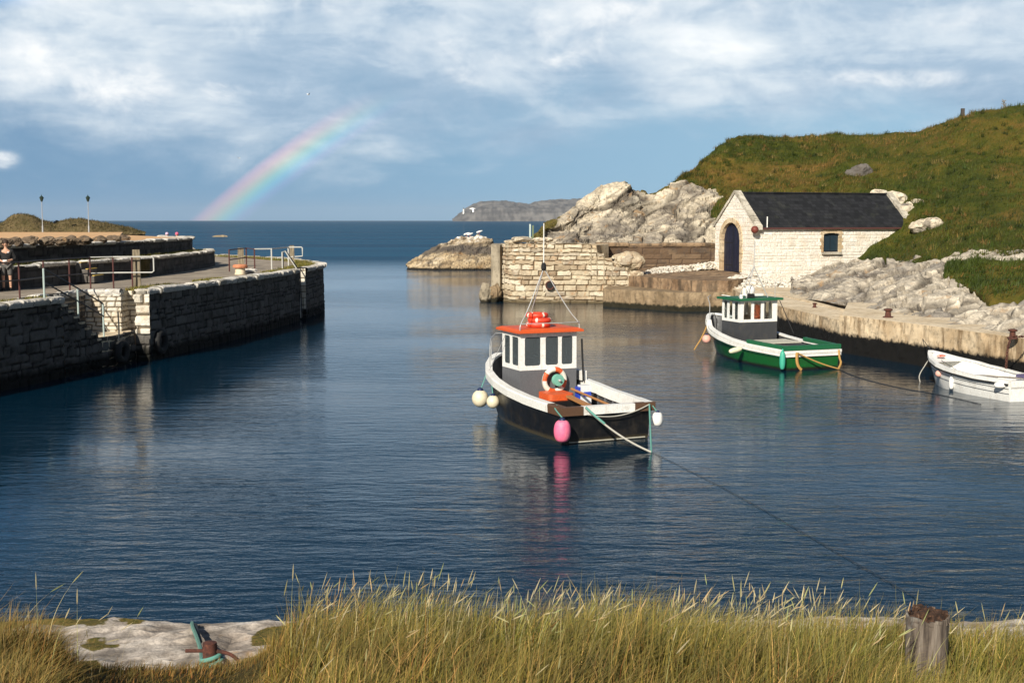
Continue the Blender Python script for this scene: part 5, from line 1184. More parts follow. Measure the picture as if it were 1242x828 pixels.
# ---- green boat
B2 = thing('fishing_boat', 'green fishing boat with white open cabin moored by the right quay', 'boat', (10.1, 41.45, 0), math.atan2(.358, .933))
M2 = MW[B2.name]; w2 = lambda *p: tuple(M2 @ Vector(p))
H2 = Hull(6.6, [(0, 1.10), (.2, 1.2), (.45, 1.24), (.62, 1.18), (.76, 1.0), (.87, .72), (.94, .45), (.98, .24), (1, .07)], [(0, .98), (.3, 1.04), (.45, .92), (.6, .62), (.75, .32), (.88, .10), (.95, .04), (1, .02)], [(0, .66), (.3, .70), (.5, .79), (.7, .95), (.80, 1.08), (.83, 1.24), (1, 1.42)])
mpart('hull', H2.shell(), M_GREENH, B2, True, fix=False); mpart('transom', H2.transom(), M_GREENH, B2)
mpart('bulwark', H2.shell(-.07, zf=lambda t, k: .24 + (H2.sheer(t) - .24) * k, nk=5), M_DGREY, B2, True); mpart('deck', H2.deck(.25), M_DGREY, B2)
H2.strip([(-.12, .03), (.05, .03), (.06, -.0), (.05, -.085), (.0, -.085), (.0, -.03), (-.12, -.03)]).build('gunwale', M_WHITE, B2)
H2.strip([(.0, -.095), (.075, -.10), (.075, -.19), (.0, -.20)]).build('rubbing_strake', M_WHITE, B2)
H2.strip([(.0, -.20), (.03, -.21), (.03, -.245), (.0, -.25)]).build('keel_line', M_GREENC, B2)
for sd in (-1, 1): H2.strip([(-.14, .032), (.02, .032), (.02, .15), (-.14, .15)], n=20, t0=0, t1=.32, sides=(sd,)).build('green_cap', M_GREENC, B2)
MB().box((0, .02, .745), (2.26, .18, .15)).build('green_stern_cap', M_GREENC, B2)
MB().box((0, -.035, .60), (2.30, .10, .10)).build('stern_strake', M_WHITE, B2); MB().box((0, -.03, .49), (2.28, .07, .09)).build('stern_strake', M_WHITE, B2)
m = NT('clear_pane'); m.b.inputs['Transmission Weight'].default_value = 1.0; M_CLEAR = m.fin((.85, .9, .9), .02)
cabin(B2, -.76, .80, 3.35, 4.60, .25, 1.34, 2.12, [(.10, .30), (.375, .56), (.645, .865)], [(.08, .27), (.39, .58), (.70, .90)], M_DGREY, M_WHITE, (1.44, 2.06), M_CLEAR, rad=.02)
MB().box((.02, 3.97, 2.165), (1.86, 1.55, .08)).build('cabin_roof', M_GREENC, B2)
ap = Vector((.0, 3.7, 3.33))
for a in ((-.42, 3.5, 2.2), (-.36, 4.1, 2.2), (.55, 3.6, 2.2)): MB().tube([a, ap], .018, 6).build('mast_leg', M_STEEL, B2)
MB().tube([ap, ap + Vector((.03, 0, .9))], .014, 6).build('aerial', M_STEEL, B2)
MB().tube([(.72, 3.4, 2.2), (.72, 3.4, 2.75)], .012, 5).build('aerial', M_STEEL, B2)
for sd in (-1, 1): MB().tube([H2.pt(.84, 1, sd, -.06), H2.pt(.84, 1, sd, -.06) + Vector((0, 0, .62)), H2.pt(.9, 1, sd, -.06) + Vector((0, .1, .78)), H2.pt(.965, 1, sd, -.08) + Vector((0, 0, .76))], .015, 6).build('bow_rail', M_STEEL, B2)
MB().tube([(.86, 3.3, 2.1), (1.08, 2.7, .95)], .014, 5).build('stay_wire', M_DARK, B2)
MB().box((0, 2.1, .47), (1.5, 1.2, .44)).build('fish_hold', M_DGREY, B2)
MB().box((.05, 2.2, .74), (1.35, 1.05, .045)).build('hatch_board', M_BOARD, B2)
MB().box((-.1, 4.1, .9), (.5, .3, 1.3)).build('helm', M_DARK, B2)
t = thing('life_jacket', 'orange life jacket hanging inside the white cabin of the green boat', 'life jacket', w2(.02, 3.55, 1.35), .37)
mb = MB(); mb.prism([(-.13, -.06), (.13, -.06), (.15, .0), (.13, .06), (-.13, .06), (-.15, 0)], 0, .62); mb.build('jacket_body', M_ORANGE, t); MB().tube([(-.1, -.03, .6), (-.06, -.05, .7), (.06, -.05, .7), (.1, -.03, .6)], .04, 6).build('collar', M_RINGW, t)
t = thing('roof_gear', 'white dome and black bracket piled on the green cabin roof', 'gear', w2(-.1, 3.75, 2.21), .37); t.scale = (.85, .85, .82)
mb = MB(); mb.ball((.05, .1, .32), (.22, .2, .2), 14); mb.build('dome', M_FENDW, t, True); MB().beam((-.35, -.15, .12), (.5, -.1, .12), .25, .1).build('tray', M_FENDW, t); MB().box((-.18, -.3, .1), (.3, .18, .16)).build('bracket', M_DARK, t); MB().lathe([(.1, 0), (.1, .28), (.05, .33)], 10, None, (-.35, -.1, .1)).build('canister', M_RINGW, t); MB().box((.1, 0, .05), (.4, .3, .1)).build('foot', M_STEEL, t)
MB().lathe([(.06, 0), (.06, .12), (.02, .15)], 10).build('roof_lamp', M_FENDW, B2).location = (-.72, 3.35, 2.2)
buoy(P(857, 411, 46.8), .17, .17, 'pale pink ball fender with blue neck at the bow of the green boat', M_BUOYS)
buoy(P(892, 424.5, 42.9), .10, .26, 'cream cylinder fender lying sideways against the green boat', M_FENDY, None, 'fender', (R(100), 0, R(-65)))
buoy(P(949, 437, 40.9), .10, .31, 'mint green cylinder fender hanging at the near stern corner of the green boat', M_FENDG, M_FENDG, 'fender')
jn = P(1017, 447, z=.03)
rope('ochre bridle rope crossing the green transom to the right', sag(w2(-.62, -.12, .58), jn, .05), .024, M_ROPEY); rope('ochre rope hanging from the right stern corner of the green boat', [w2(1.02, -.1, .62), w2(.98, -.2, .35), w2(1.05, -.22, .2), jn], .035, M_ROPEY)
rope('thick ochre rope end dangling from the middle of the green transom', [w2(-.66, -.12, .6), w2(-.68, -.14, .3), w2(-.62, -.16, .12), w2(-.52, -.18, .02)], .05, M_ROPEY)
rope('dark mooring line lying on the water behind the green boat', [P(x, y, z=.012) for x, y in ((1017, 447), (1030, 454), (1060, 463), (1100, 472), (1140, 478), (1190, 490))], .010, M_ROPED)
rope('ochre bow line of the green boat slanting into the water', [w2(-.3, 6.3, 1.2), P(851, 410, 47.3), P(845, 419, 47.2), P(842, 424, 47.0)], .028, M_ROPEY)

# ---- white dinghy
B3 = thing('dinghy', 'white open dinghy moored by the quay at the right picture edge', 'boat', (14.36, 34.05, 0), math.atan2(.30, .954))
M3 = MW[B3.name]; w3 = lambda *p: tuple(M3 @ Vector(p))
H3 = Hull(4.45, [(0, .70), (.25, .82), (.5, .86), (.7, .76), (.85, .50), (.94, .26), (1, .05)], [(0, .55), (.4, .66), (.65, .48), (.85, .2), (.95, .06), (1, .02)], [(0, .58), (.3, .58), (.6, .66), (.85, .80), (1, .95)], .45, -.25, .55)
mpart('hull', H3.shell(), M_WHITE, B3, True, fix=False); mpart('transom', H3.transom(.05), M_WHITE, B3)
mpart('inner_lining', H3.shell(-.05, zf=lambda t, k: .12 + (H3.sheer(t) - .12) * k, nk=5), M_WHITE, B3, True); mpart('floor', H3.deck(.13, -.06), M_FENDW, B3)
H3.strip([(-.10, .03), (.03, .03), (.035, -.07), (0, -.07), (0, -.02), (-.10, -.02)]).build('gunwale', M_WHITE, B3)
H3.strip([(.0, -.075), (.05, -.08), (.05, -.115), (.0, -.12)]).build('rub_rail', M_DARK, B3)
for z_ in (.36, .22):
    mb = MB(); mb.tube([H3.pt(t_, 0, -1, .006, z=z_ + .22 * t_ ** 2) for t_ in np.linspace(0, .97, 30)], .009, 5); mb.tube([H3.pt(t_, 0, 1, .006, z=z_ + .22 * t_ ** 2) for t_ in np.linspace(0, .97, 30)], .009, 5); mb.build('plank_line', M_GREYP, B3)
for y in (1.0, 2.3): hw = itab(y / 4.45, H3.top) - .1; MB().box((0, y, .42), (hw * 2, .28, .04)).build('thwart', M_FENDW, B3)
MB().box((0, .2, .38), (1.2, .4, .05)).build('stern_seat', M_FENDW, B3); mpart('fore_deck', ([H3.pt(t_, 1, sd, -.06, -.06) for t_ in (.80, .86, .92, .97) for sd in (-1, 1)], [(0, 1, 3, 2), (2, 3, 5, 4), (4, 5, 7, 6)]), M_FENDW, B3)
t = thing('oar', 'grey oar lying along the inside of the white dinghy', 'oar', w3(-.2, .5, .5)); MB().tube([w3(-.32, 2.1, .50), w3(-.05, .3, .60)], .025, 6).build('shaft', M_OARG, t, world=True); MB().beam(w3(-.05, .3, .60), w3(.05, -.25, .63), .13, .02).build('oar_blade', M_OARG, t, world=True)
t = thing('folded_cover', 'dull purple folded cover on the far side of the white dinghy', 'cover', w3(.45, .65, .60), .3); MB().box((0, 0, 0), (.35, .5, .09), taper=.9).build('cover', plain('purple_cloth', (.10, .085, .17), .8), t)
t = thing('cushion', 'small faded red cushion in the bow of the white dinghy', 'cushion', w3(-.05, 3.85, .86), .3); MB().ball((0, 0, 0), (.14, .10, .05), 12).build('cushion', M_BUOYS, t, True); MB().tube([(-.1, -.08, .02), (.1, -.08, .02)], .02, 5).build('strap', M_RED, t)
buoy(P(1138.5, 453, 36.7), .10, .10, 'small pale pink ball fender at the bow of the white dinghy', M_BUOYS, None)
buoy(P(1154, 464, 36.0), .075, .19, 'white cylinder fender hanging upright from the white dinghy', M_FENDW, M_BUOYB, 'fender')
buoy(P(1213, 467, 34.0), .085, .16, 'white cylinder fender with a red end lying sideways against the dinghy', M_FENDW, M_RED, 'fender', (R(90), 0, R(80)))
rope('pale bow line of the white dinghy running down into the water', [w3(-.05, 4.3, .9), P(1124, 440, 38.7), P(1114, 455, 38.2), P(1116, 463, z=0)], .016, M_ROPEW)
rope('thin line from the dinghy bow up to the quay', [w3(0, 4.4, .93), P(1128, 423, 39.6), P(1119, 411, 42.3)], .012, M_ROPED)
rope('thin dark line draped over the bow inside of the white dinghy', [w3(-.45, 3.3, .80), w3(-.1, 3.1, .55), w3(.2, 2.7, .3), w3(.1, 2.2, .25)], .010, M_ROPED)

# ------------------------------------------------------------------ people
def skin_obj(name, J, E, mat, parent, root=0, sub=1):
    me = bpy.data.meshes.new(name); me.from_pydata([j[0] for j in J], E, []); o = bpy.data.objects.new(name + '_tmp', me); COL.objects.link(o)
    md = o.modifiers.new('s', 'SKIN'); md.use_smooth_shade = True
    lay = me.skin_vertices[0].data if me.skin_vertices else None
    if lay is None:
        bm = bmesh.new(); bm.from_mesh(me); bm.verts.layers.skin.verify(); bm.to_mesh(me); bm.free(); lay = me.skin_vertices[0].data
    for i, j in enumerate(J):
        r = j[1]; lay[i].radius = r if hasattr(r, '__len__') else (r, r); lay[i].use_root = (i == root)
    s2 = o.modifiers.new('b', 'SUBSURF'); s2.levels = sub; s2.render_levels = sub
    dg = bpy.context.evaluated_depsgraph_get(); nm = bpy.data.meshes.new_from_object(o.evaluated_get(dg)); bpy.data.objects.remove(o)
    nm.materials.clear(); nm.materials.append(mat); nm.name = name
    return link(name, nm, parent, world=False)
def fig(parent, hips, chest, neck, head, arms, legs, cloth, shorts, hair, sleeve=.55, foot=(0, -.16, -.04)):
    J = [(hips, (.15, .10)), (Vector(hips).lerp(Vector(chest), .5), (.145, .10)), (chest, (.17, .11)), (neck, .055), (Vector(neck).lerp(Vector(head), .5), .06), (head, (.085, .10)), (Vector(head) + Vector((0, 0, .10)), (.07, .085))]
    E = [(0, 1), (1, 2), (2, 3), (3, 4), (4, 5), (5, 6)]
    for sh, el, wr in arms:
        b = len(J); J += [(sh, .062), (el, .045), (wr, .033)]; E += [(2, b), (b, b + 1), (b + 1, b + 2)]
        d_ = (Vector(wr) - Vector(el)).normalized(); pm = Vector(wr) + d_ * .07; J.append((pm, (.036, .02))); E.append((b + 2, b + 3))
        sx = d_.cross(Vector((0, 0, 1))).normalized() if abs(d_.z) < .95 else Vector((1, 0, 0))
        for f in range(4):
            q = len(J); o_ = sx * (.027 - .018 * f); ln = (.07, .08, .075, .06)[f]; J += [(pm + o_ + d_ * .035, .009), (pm + o_ + d_ * (.035 + ln * .6) + Vector((0, 0, -.015)), .008)]; E += [(b + 3, q), (q, q + 1)]
        q = len(J); J.append((Vector(wr) + d_ * .04 + sx * .05 + Vector((0, -.02, 0)), .011)); E.append((b + 3, q))
    for hp, kn, an in legs:
        b = len(J); J += [(hp, .085), (kn, .058), (an, .04), (Vector(an) + Vector(foot), (.045, .035))]; E += [(0, b), (b, b + 1), (b + 1, b + 2), (b + 2, b + 3)]
    skin_obj('body', J, E, M_SKIN, parent)
    # shirt, shorts, shoes, hair
    J = [(hips, (.17, .125)), (Vector(hips).lerp(Vector(chest), .5), (.168, .125)), (chest, (.19, .13)), (Vector(chest).lerp(Vector(neck), .92), (.085, .08))]; E = [(0, 1), (1, 2), (2, 3)]
    for sh, el, wr in arms: b = len(J); J += [(sh, .082), (Vector(sh).lerp(Vector(el), 1.0), .062), (Vector(el).lerp(Vector(wr), sleeve), .052)]; E += [(2, b), (b, b + 1), (b + 1, b + 2)]
    skin_obj('shirt', J, E, cloth, parent)
    J = [(Vector(hips) + Vector((0, 0, .02)), (.175, .13))]; E = []
    for hp, kn, an in legs: b = len(J); J += [(hp, .11), (Vector(hp).lerp(Vector(kn), .95), .088)]; E += [(0, b), (b, b + 1)]
    skin_obj('shorts', J, E, shorts, parent)
    for hp, kn, an in legs: skin_obj('shoe', [(Vector(an) + Vector((0, .03, -.02)), .068), (Vector(an) + Vector(foot) + Vector((0, -.01, .0)), (.065, .055))], [(0, 1)], M_CLOTHB, parent)
    hh = Vector(head); MB().ball(hh + Vector((0, .025, .075)), (.105, .115, .10), 14).build('hair', hair, parent, True)
    for sx in (-1, 1): MB().ball(hh + Vector((sx * .035, -.098, .015)), .012, 8).build('eye', M_DARK, parent)
    mb = MB(); mb.ball(hh + Vector((0, -.112, -.015)), (.016, .025, .028), 8); mb.build('nose', M_SKIN, parent, True)
    mb = MB(); mb.ball(hh + Vector((0, -.095, -.058)), (.028, .012, .008), 8); mb.build('mouth', M_RUST, parent)
    for sx in (-1, 1): MB().ball(hh + Vector((sx * .098, .01, 0)), (.014, .025, .035), 8).build('ear', M_SKIN, parent)
c = P(9, 351, z=DECK); c.z = DECK - .045
t = thing('person', 'person in black top and grey shorts standing on the pier at the left edge', 'person', tuple(c), R(12))
fig(t, (0, 0, .95), (0, 0, 1.33), (0, 0, 1.50), (0, -.02, 1.64), [((-.20, 0, 1.40), (-.30, .03, 1.12), (-.10, -.20, 1.05)), ((.20, 0, 1.40), (.31, .03, 1.12), (.10, -.20, 1.07))], [((-.10, 0, .88), (-.12, -.03, .48), (-.12, .0, .09)), ((.10, 0, .88), (.12, -.05, .48), (.13, -.06, .09))], M_CLOTHB, M_CLOTHG, M_HAIR)
mb = MB(); mb.box((0, -.27, 1.06), (.14, .03, .08)); o = mb.build('held_item', M_WHITEP, None); o.data.transform(Matrix.Rotation(R(12), 4, 'Z')); o.location = c; o.name = 'held_item'; tag(o, 'small pale object held at the waist by the person on the pier', 'held item')
MB().box((.09, -.118, 1.36), (.06, .01, .03)).build('shirt_patch', M_WHITEP, t)
for x, col_, lab, D in ((203, M_LILAC, 'tiny seated person in lilac top behind the upper wall end, the left of two', 76.5), (215, M_PINK, 'tiny seated person in pink top behind the upper wall end, the right of two', 77.2)):
    c = P(x, 300, D); c.z = 3.32
    t = thing('person', lab, 'person', tuple(c), R(200))
    fig(t, (0, 0, .12), (0, .02, .48), (0, .0, .64), (0, -.03, .77), [((-.19, 0, .54), (-.25, -.08, .28), (-.12, -.30, .22)), ((.19, 0, .54), (.25, -.08, .28), (.12, -.30, .22))], [((-.1, -.05, .10), (-.12, -.45, .28), (-.12, -.62, -.08)), ((.1, -.05, .10), (.12, -.45, .28), (.12, -.62, -.08))], col_, M_CLOTHG, col_)

# ------------------------------------------------------------------ gulls
def gull(c, yaw, flap, label, s=1.0, flying=True, roll=0.0):
    t = thing('gull', label, 'gull', tuple(c), rot=(0, roll, yaw))
    mb = MB(); mb.lathe([(.005, -.26), (.04, -.2), (.075, -.05), (.08, .06), (.055, .15), (.045, .2), (.03, .25), (.004, .28)], 12, Matrix.Rotation(math.pi / 2, 4, 'Y') if flying else Matrix.Rotation(R(70), 4, 'Y')); mb.build('body', M_GULL, t, True)
    if flying:
        for sd in (-1, 1):
            L = [(0, .05, 0, .09), (.02, .28, flap * .5, .085), (-.03, .48, flap * .75, .06), (-.09, .66, flap * .8, .02)]
            def strip(a, b):
                V = []
                for x, y, z, w_ in L[a:b]: V += [(x + w_, sd * y, z), (x - w_, sd * y, z - .005), (x - w_, sd * y, z + .012), (x + w_, sd * y, z + .015)]
                n = (b - a); F = [(i * 4 + j, i * 4 + (j + 1) % 4, (i + 1) * 4 + (j + 1) % 4, (i + 1) * 4 + j) for i in range(n - 1) for j in range(4)] + [(0, 1, 2, 3), tuple((n - 1) * 4 + j for j in (3, 2, 1, 0))]
                return V, F
            wg = mpart('wing', strip(0, 3), M_GULL, t); mpart('wing_tip', strip(2, 4), M_GULLD, wg)
    else:
        for sd in (-1, 1): MB().ball((-.05, sd * .06, .0), (.2, .03, .06), 8, Matrix.Rotation(R(-18), 4, 'Y').to_3x3()).build('wing', M_GULL, t, True); MB().tube([(0, sd * .03, -.05), (0, sd * .03, -.2)], .008, 5).build('leg', M_ORANGE, t)
    t.scale = (s, s, s); return t
gull(P(573, 253.2, 120), R(10), -.42, 'white gull with dark wing tips flying in front of the far headland', 1.15, roll=R(0))
gull(P(374, 115, 210), R(40), .3, 'higher one of two tiny birds in the sky near the rainbow top', 1.0)
gull(P(290, 192, 260), R(-30), .25, 'lower tiny bird in the sky left of the rainbow', .9)
for x, y, lab in ((581.5, 287.5, 'white gull perched right on the top of the sea rock'), (566, 287, 'left one of two gulls perched close together on the sea rock'), (570, 286.5, 'right one of two gulls perched close together on the sea rock')):
    c = P(x, y, 129.5); k = GI.reshape(-1, 3); d_ = np.abs(k[:, 0] - c.x) + np.abs(k[:, 1] - c.y) * .6; c.z = k[d_ < .45][:, 2].max() + .2 if (d_ < .45).any() else c.z
    gull(c, R(15), 0, lab, 1.3, False)

# ------------------------------------------------------------------ foreground things
c = Vector((P(1125, 745, 6.0).x, 6.0, 0)); gz = float(bank_z(np.array([c.x]), np.array([6.0]))[0]); c.z = gz
HP_ = 3.04 - gz
t = thing('wooden_stump', 'thick weathered grey wooden post with a rotten brown top in the near grass', 'post', tuple(c))
nv, nu = 40, 48; a = np.linspace(0, 2 * np.pi, nu + 1)[None, :]; kz = np.linspace(0, 1, nv)[:, None]
ca, sa = np.cos(a), np.sin(a); rag = .022 * fbm(np.stack([ca * 4, sa * 4, 0 * a], -1), 3, 401)
rad = .104 + .006 * fbm(np.stack([ca * 2 + 0 * kz, sa * 2 + 0 * kz, .6 * kz + 0 * a], -1), 3, 403) - .010 * (np.clip(fbm(np.stack([ca * 9 + 0 * kz, sa * 9 + 0 * kz, .8 * kz + 0 * a], -1), 2, 404, ridged=True), .3, 1) - .3)
Zz = -.15 + (HP_ + rag + .15) * kz
V = np.stack([rad * ca, rad * sa, Zz], -1); rim = V[-1]
link('shaft', raw_mesh('shaft', V.reshape(-1, 3), grid_faces(nv, nu + 1), M_WOOD, True), t, world=False)
kr = np.linspace(1, 0, 16)[:, None]; dz = (.035 * fbm(np.stack([ca * 2.2 * kr + 3, sa * 2.2 * kr, 0 * ca * kr], -1), 4, 405) + .025 * sstep(.9, .5, kr) - .018 * sstep(1, .9, kr) * sstep(.5, .8, kr))
V = np.stack([rim[None, :, 0] * kr, rim[None, :, 1] * kr, rim[None, :, 2] + dz * (kr < .99)], -1)
link('rotten_top', raw_mesh('rotten_top', V.reshape(-1, 3), grid_faces(16, nu + 1), M_ROT, False), t, world=False)
mb = MB(); r_ = random.Random(5)
for i in range(46):
    aa = r_.uniform(0, 6.28); rr = .088 * math.sqrt(r_.random()); q = Vector((rr * math.cos(aa), rr * math.sin(aa), HP_ + r_.uniform(.0, .03)))
    mb.box(q, (r_.uniform(.01, .03), r_.uniform(.006, .014), r_.uniform(.01, .035)), Matrix.Rotation(r_.uniform(0, 3), 3, 'Z') @ Matrix.Rotation(r_.uniform(-.8, .8), 3, 'X'))
mb.build('rotten_splinters', M_ROT, t)
mb = MB()
for i in range(26):
    aa = 2 * math.pi * i / 26 + r_.uniform(-.06, .06); mb.box((.099 * math.cos(aa), .099 * math.sin(aa), HP_ + float(np.interp(aa, a[0], rag[0])) - .006), (r_.uniform(.008, .014), r_.uniform(.012, .024), r_.uniform(.012, .034)), Matrix.Rotation(aa, 3, 'Z'))
mb.build('pale_rim', M_WOOD, t)
c = P(255, 805, 10.0); c.z = 1.12
t = thing('mooring_bollard', 'rusty cross bar bollard wrapped with teal rope at the rock ledge', 'bollard', tuple(c))
MB().lathe([(.11, -.1), (.09, .05), (.065, .18), (.06, .27), (.062, .33), (.058, .385), (.02, .395)], 16).build('bollard_stem', M_RUST, t, True)
MB().tube([(-.20, -.01, .318), (0, 0, .315)], .016, 8).build('cross_bar', M_RUST, t); MB().tube(smooth_path([(0, 0, .315), (.12, -.01, .31), (.2, -.02, .28), (.26, -.03, .22), (.27, -.03, .1)], 2), .016, 8).build('cross_bar', M_RUST, t)
mb = MB(); n = 90
pts = [Vector(((.082 + .012 * math.sin(i * .21)) * math.cos(i / n * 2 * math.pi * 4), (.082 + .012 * math.sin(i * .21)) * math.sin(i / n * 2 * math.pi * 4), .10 + .17 * i / n + .012 * math.sin(i * .3))) for i in range(n + 1)]
o = MB().tube([c + p_ for p_ in pts], .019, 8).build('rope_coil', M_TEAL, None, True); o.data.transform(Matrix.Translation(-c)); o.location = c; tag(o, 'teal rope coil wound around the near rusty bollard', 'rope')
rope('teal rope crossing the pale rock ledge from the bollard to the water', [c + Vector((-.08, .05, .2)), P(244, 788, 10.6) , P(238, 770, z=1.16), P(234, 761, z=1.12), P(233, 755, z=1.06)], .019, M_ROPEG)
o = rope('thin dark line lying beside the teal rope on the pale ledge', [P(243, 778, z=1.12), P(239, 765, z=1.12), P(237, 757, z=1.08)], .02, M_ROPED)

# ------------------------------------------------------------------ grass
def blades(name, roots, hgt, wid, phi, bend, col, mat, segs=3, tipcol=None, cross=False):
    n = len(roots); tt = np.linspace(0, 1, segs + 1); cx, sx = np.cos(phi), np.sin(phi)
    face = phi + rng.uniform(.6, 2.5, n); fx, fy = np.cos(face), np.sin(face)
    ctr = np.zeros((n, segs + 1, 3)); wd = np.zeros((n, segs + 1))
    for i, t_ in enumerate(tt):
        off = hgt * bend * t_ ** 2; ctr[:, i, 0] = roots[:, 0] + cx * off; ctr[:, i, 1] = roots[:, 1] + sx * off; ctr[:, i, 2] = roots[:, 2] + hgt * t_ * (1 - .35 * np.minimum(bend, 1.2) * t_); wd[:, i] = wid * (1 - t_ ** 1.6 * .93)
    side = np.stack([fx, fy, 0 * fx], -1)[:, None, :] * wd[..., None] * .5
    V = np.stack([ctr - side, ctr + side], 2).reshape(-1, 3)
    b = (np.arange(n) * (segs + 1) * 2)[:, None] + (np.arange(segs) * 2)[None, :]
    F = np.stack([b, b + 1, b + 3, b + 2], -1).reshape(-1, 4)
    C = np.repeat(col[:, None, :], (segs + 1) * 2, 1)
    if tipcol is not None:
        k = np.repeat(tt, 2)[None, :, None] ** 2; C = C * (1 - k) + tipcol[:, None, :] * k
    return V, F, C.reshape(-1, 3), ctr
def join(L):
    V, F, C = [], [], []; o = 0
    for v, f, c_ in L: V.append(v); F.append(f + o); C.append(c_); o += len(v)
    return np.concatenate(V), np.concatenate(F), np.concatenate(C)
def pick(cols, w_, n):
    k = rng.choice(len(cols), n, p=np.array(w_) / sum(w_)); return np.array(cols)[k] * rng.uniform(.75, 1.25, (n, 1))
N = 215000
Yr = 2.4 + 7.0 * rng.random(N) ** 1.25; Xr = rng.uniform(-1, 1, N) * (.56 * Yr + 1.0); Xr[165000:] = (np.sign(Xr) * (.56 * Yr + 1.0 + 4.5 * rng.random(N)))[165000:]
U = Xr / Yr; Zr = bank_z(Xr, Yr)
q = np.stack([Xr, Yr, 0 * Xr], -1); cl = fbm(q / .55, 3, 411); cl2 = fbm(q / 1.6 + 7, 3, 413)
dipm = sstep(-.40, -.345, U) * sstep(-.165, -.225, U) * sstep(3.6, 5.4, Yr)
hfac = 1 - .76 * dipm; hfac *= 1 - .36 * sstep(.30, .36, U) * sstep(4.4, 5.4, Yr); hfac *= np.interp(Yr, [2.4, 7, 9.4], [.85, 1, .55]); hfac *= 1 - .30 * sstep(-.33, -.39, U)
H_ = (.30 + .15 * cl + .08 * cl2) * rng.uniform(.55, 1.2, N) * hfac; H_ = np.where(rng.random(N) < .10, H_ * rng.uniform(1.1, 1.45, N), H_); H_ = np.clip(H_, .05, .5)
keep = (rng.random(N) < np.where(dipm > .5, np.interp(Yr, [5, 7.5, 8.6, 9], [1, .8, .5, .12]), 1.0)) & (np.hypot(Xr - 2.016, Yr - 6.0) > .12)
pm_ = (np.abs(U - .336) < .030) & (Yr < 5.98) & (Yr > 3.6); H_ = np.where(pm_, np.minimum(H_, np.maximum(5 - Yr * .356 - Zr + .05 * rng.random(N), .04)), H_)
lft = sstep(-.16, -.26, U)[:, None]
ca = pick([(.050, .080, .010), (.15, .17, .020), (.27, .25, .045), (.55, .42, .17), (.24, .12, .03)], [.38, .32, .15, .08, .07], N)
cb = pick([(.065, .075, .012), (.14, .12, .02), (.27, .17, .045), (.24, .11, .03), (.38, .26, .10)], [.32, .28, .18, .14, .08], N)
colr = ca * (1 - lft) + cb * lft
mixn = np.clip(.5 + cl2 * 1.3, 0, 1)[:, None]; colr = colr * (mixn * np.array([1.0, 1.08, .9]) + (1 - mixn) * np.array([1.06, .88, .9]))
colr = colr * (.78 + .75 * np.clip(fbm(q / .28 + 3, 2, 415) + .1, -.35, .5))[:, None]
colr = colr * np.array([1.15, 1.02, .82])
tipc = colr * .5 + np.array([.50, .38, .14]) * .5
phi = rng.normal(.15, .95, N) + 1.2 * cl; bend = np.abs(rng.normal(.58, .42, N))
k = keep; g1 = blades('g', np.stack([Xr, Yr, Zr - .01], -1)[k], H_[k], (rng.uniform(.0028, .0062, N) * np.where(rng.random(N) < .06, 1.7, 1))[k], phi[k], bend[k], colr[k], M_BLADE, 3, tipc[k])[:3]
# flowering stalks with seed heads
def heads(px, n, ylo, yhi, hlo, hhi):
    Y = rng.uniform(ylo, yhi, n); X = (px - 621) / 1500 * Y; return X, Y, bank_z(X, Y), rng.uniform(hlo, hhi, n)
S = [heads(rng.uniform(345, 720, 105), 105, 5.7, 6.9, .22, .38), heads(rng.normal(500, 70, 40), 40, 5.8, 6.6, .28, .41), heads(rng.normal(640, 30, 20), 20, 5.8, 6.6, .28, .41), heads(rng.uniform(700, 1080, 70), 70, 5.7, 6.8, .20, .35), heads(rng.normal(950, 60, 75), 75, 5.9, 6.7, .26, .41), heads(rng.normal(830, 20, 20), 20, 5.9, 6.7, .26, .38), heads(rng.uniform(1060, 1242, 22), 22, 5.4, 6.4, .24, .36), heads(rng.uniform(-10, 110, 12), 12, 5.4, 6.6, .26, .38), heads(rng.uniform(300, 1100, 28), 28, 4.4, 5.8, .28, .40), heads(np.array([40., 78, 130, 328, 345, 352]), 6, 6.0, 6.2, .36, .42)]
X, Y, Z, Hh = [np.concatenate([s_[i] for s_ in S]) for i in range(4)]; n = len(X)
phi = rng.normal(.25, .9, n); bend = np.abs(rng.normal(.38, .25, n)) * .8
stc = pick([(.50, .42, .21), (.38, .37, .15), (.52, .41, .22)], [.4, .3, .3], n)
g2v, g2f, g2c, ctr = blades('s', np.stack([X, Y, Z], -1), Hh, np.full(n, .0044), phi, bend, stc, M_BLADE, 6)
end = ctr[:, -1]; d_ = end - ctr[:, -2]; d_ /= np.linalg.norm(d_, axis=1, keepdims=True); d_[:, 2] -= .25 * rng.random(n); d_ /= np.linalg.norm(d_, axis=1, keepdims=True)
ln = rng.uniform(.05, .10, n); wdt = rng.uniform(.0036, .0062, n); hc = pick([(.62, .54, .34), (.50, .46, .24), (.58, .44, .25), (.42, .44, .2)], [.4, .25, .2, .15], n)
hv, hf, hcn = [], [], []; o = 0
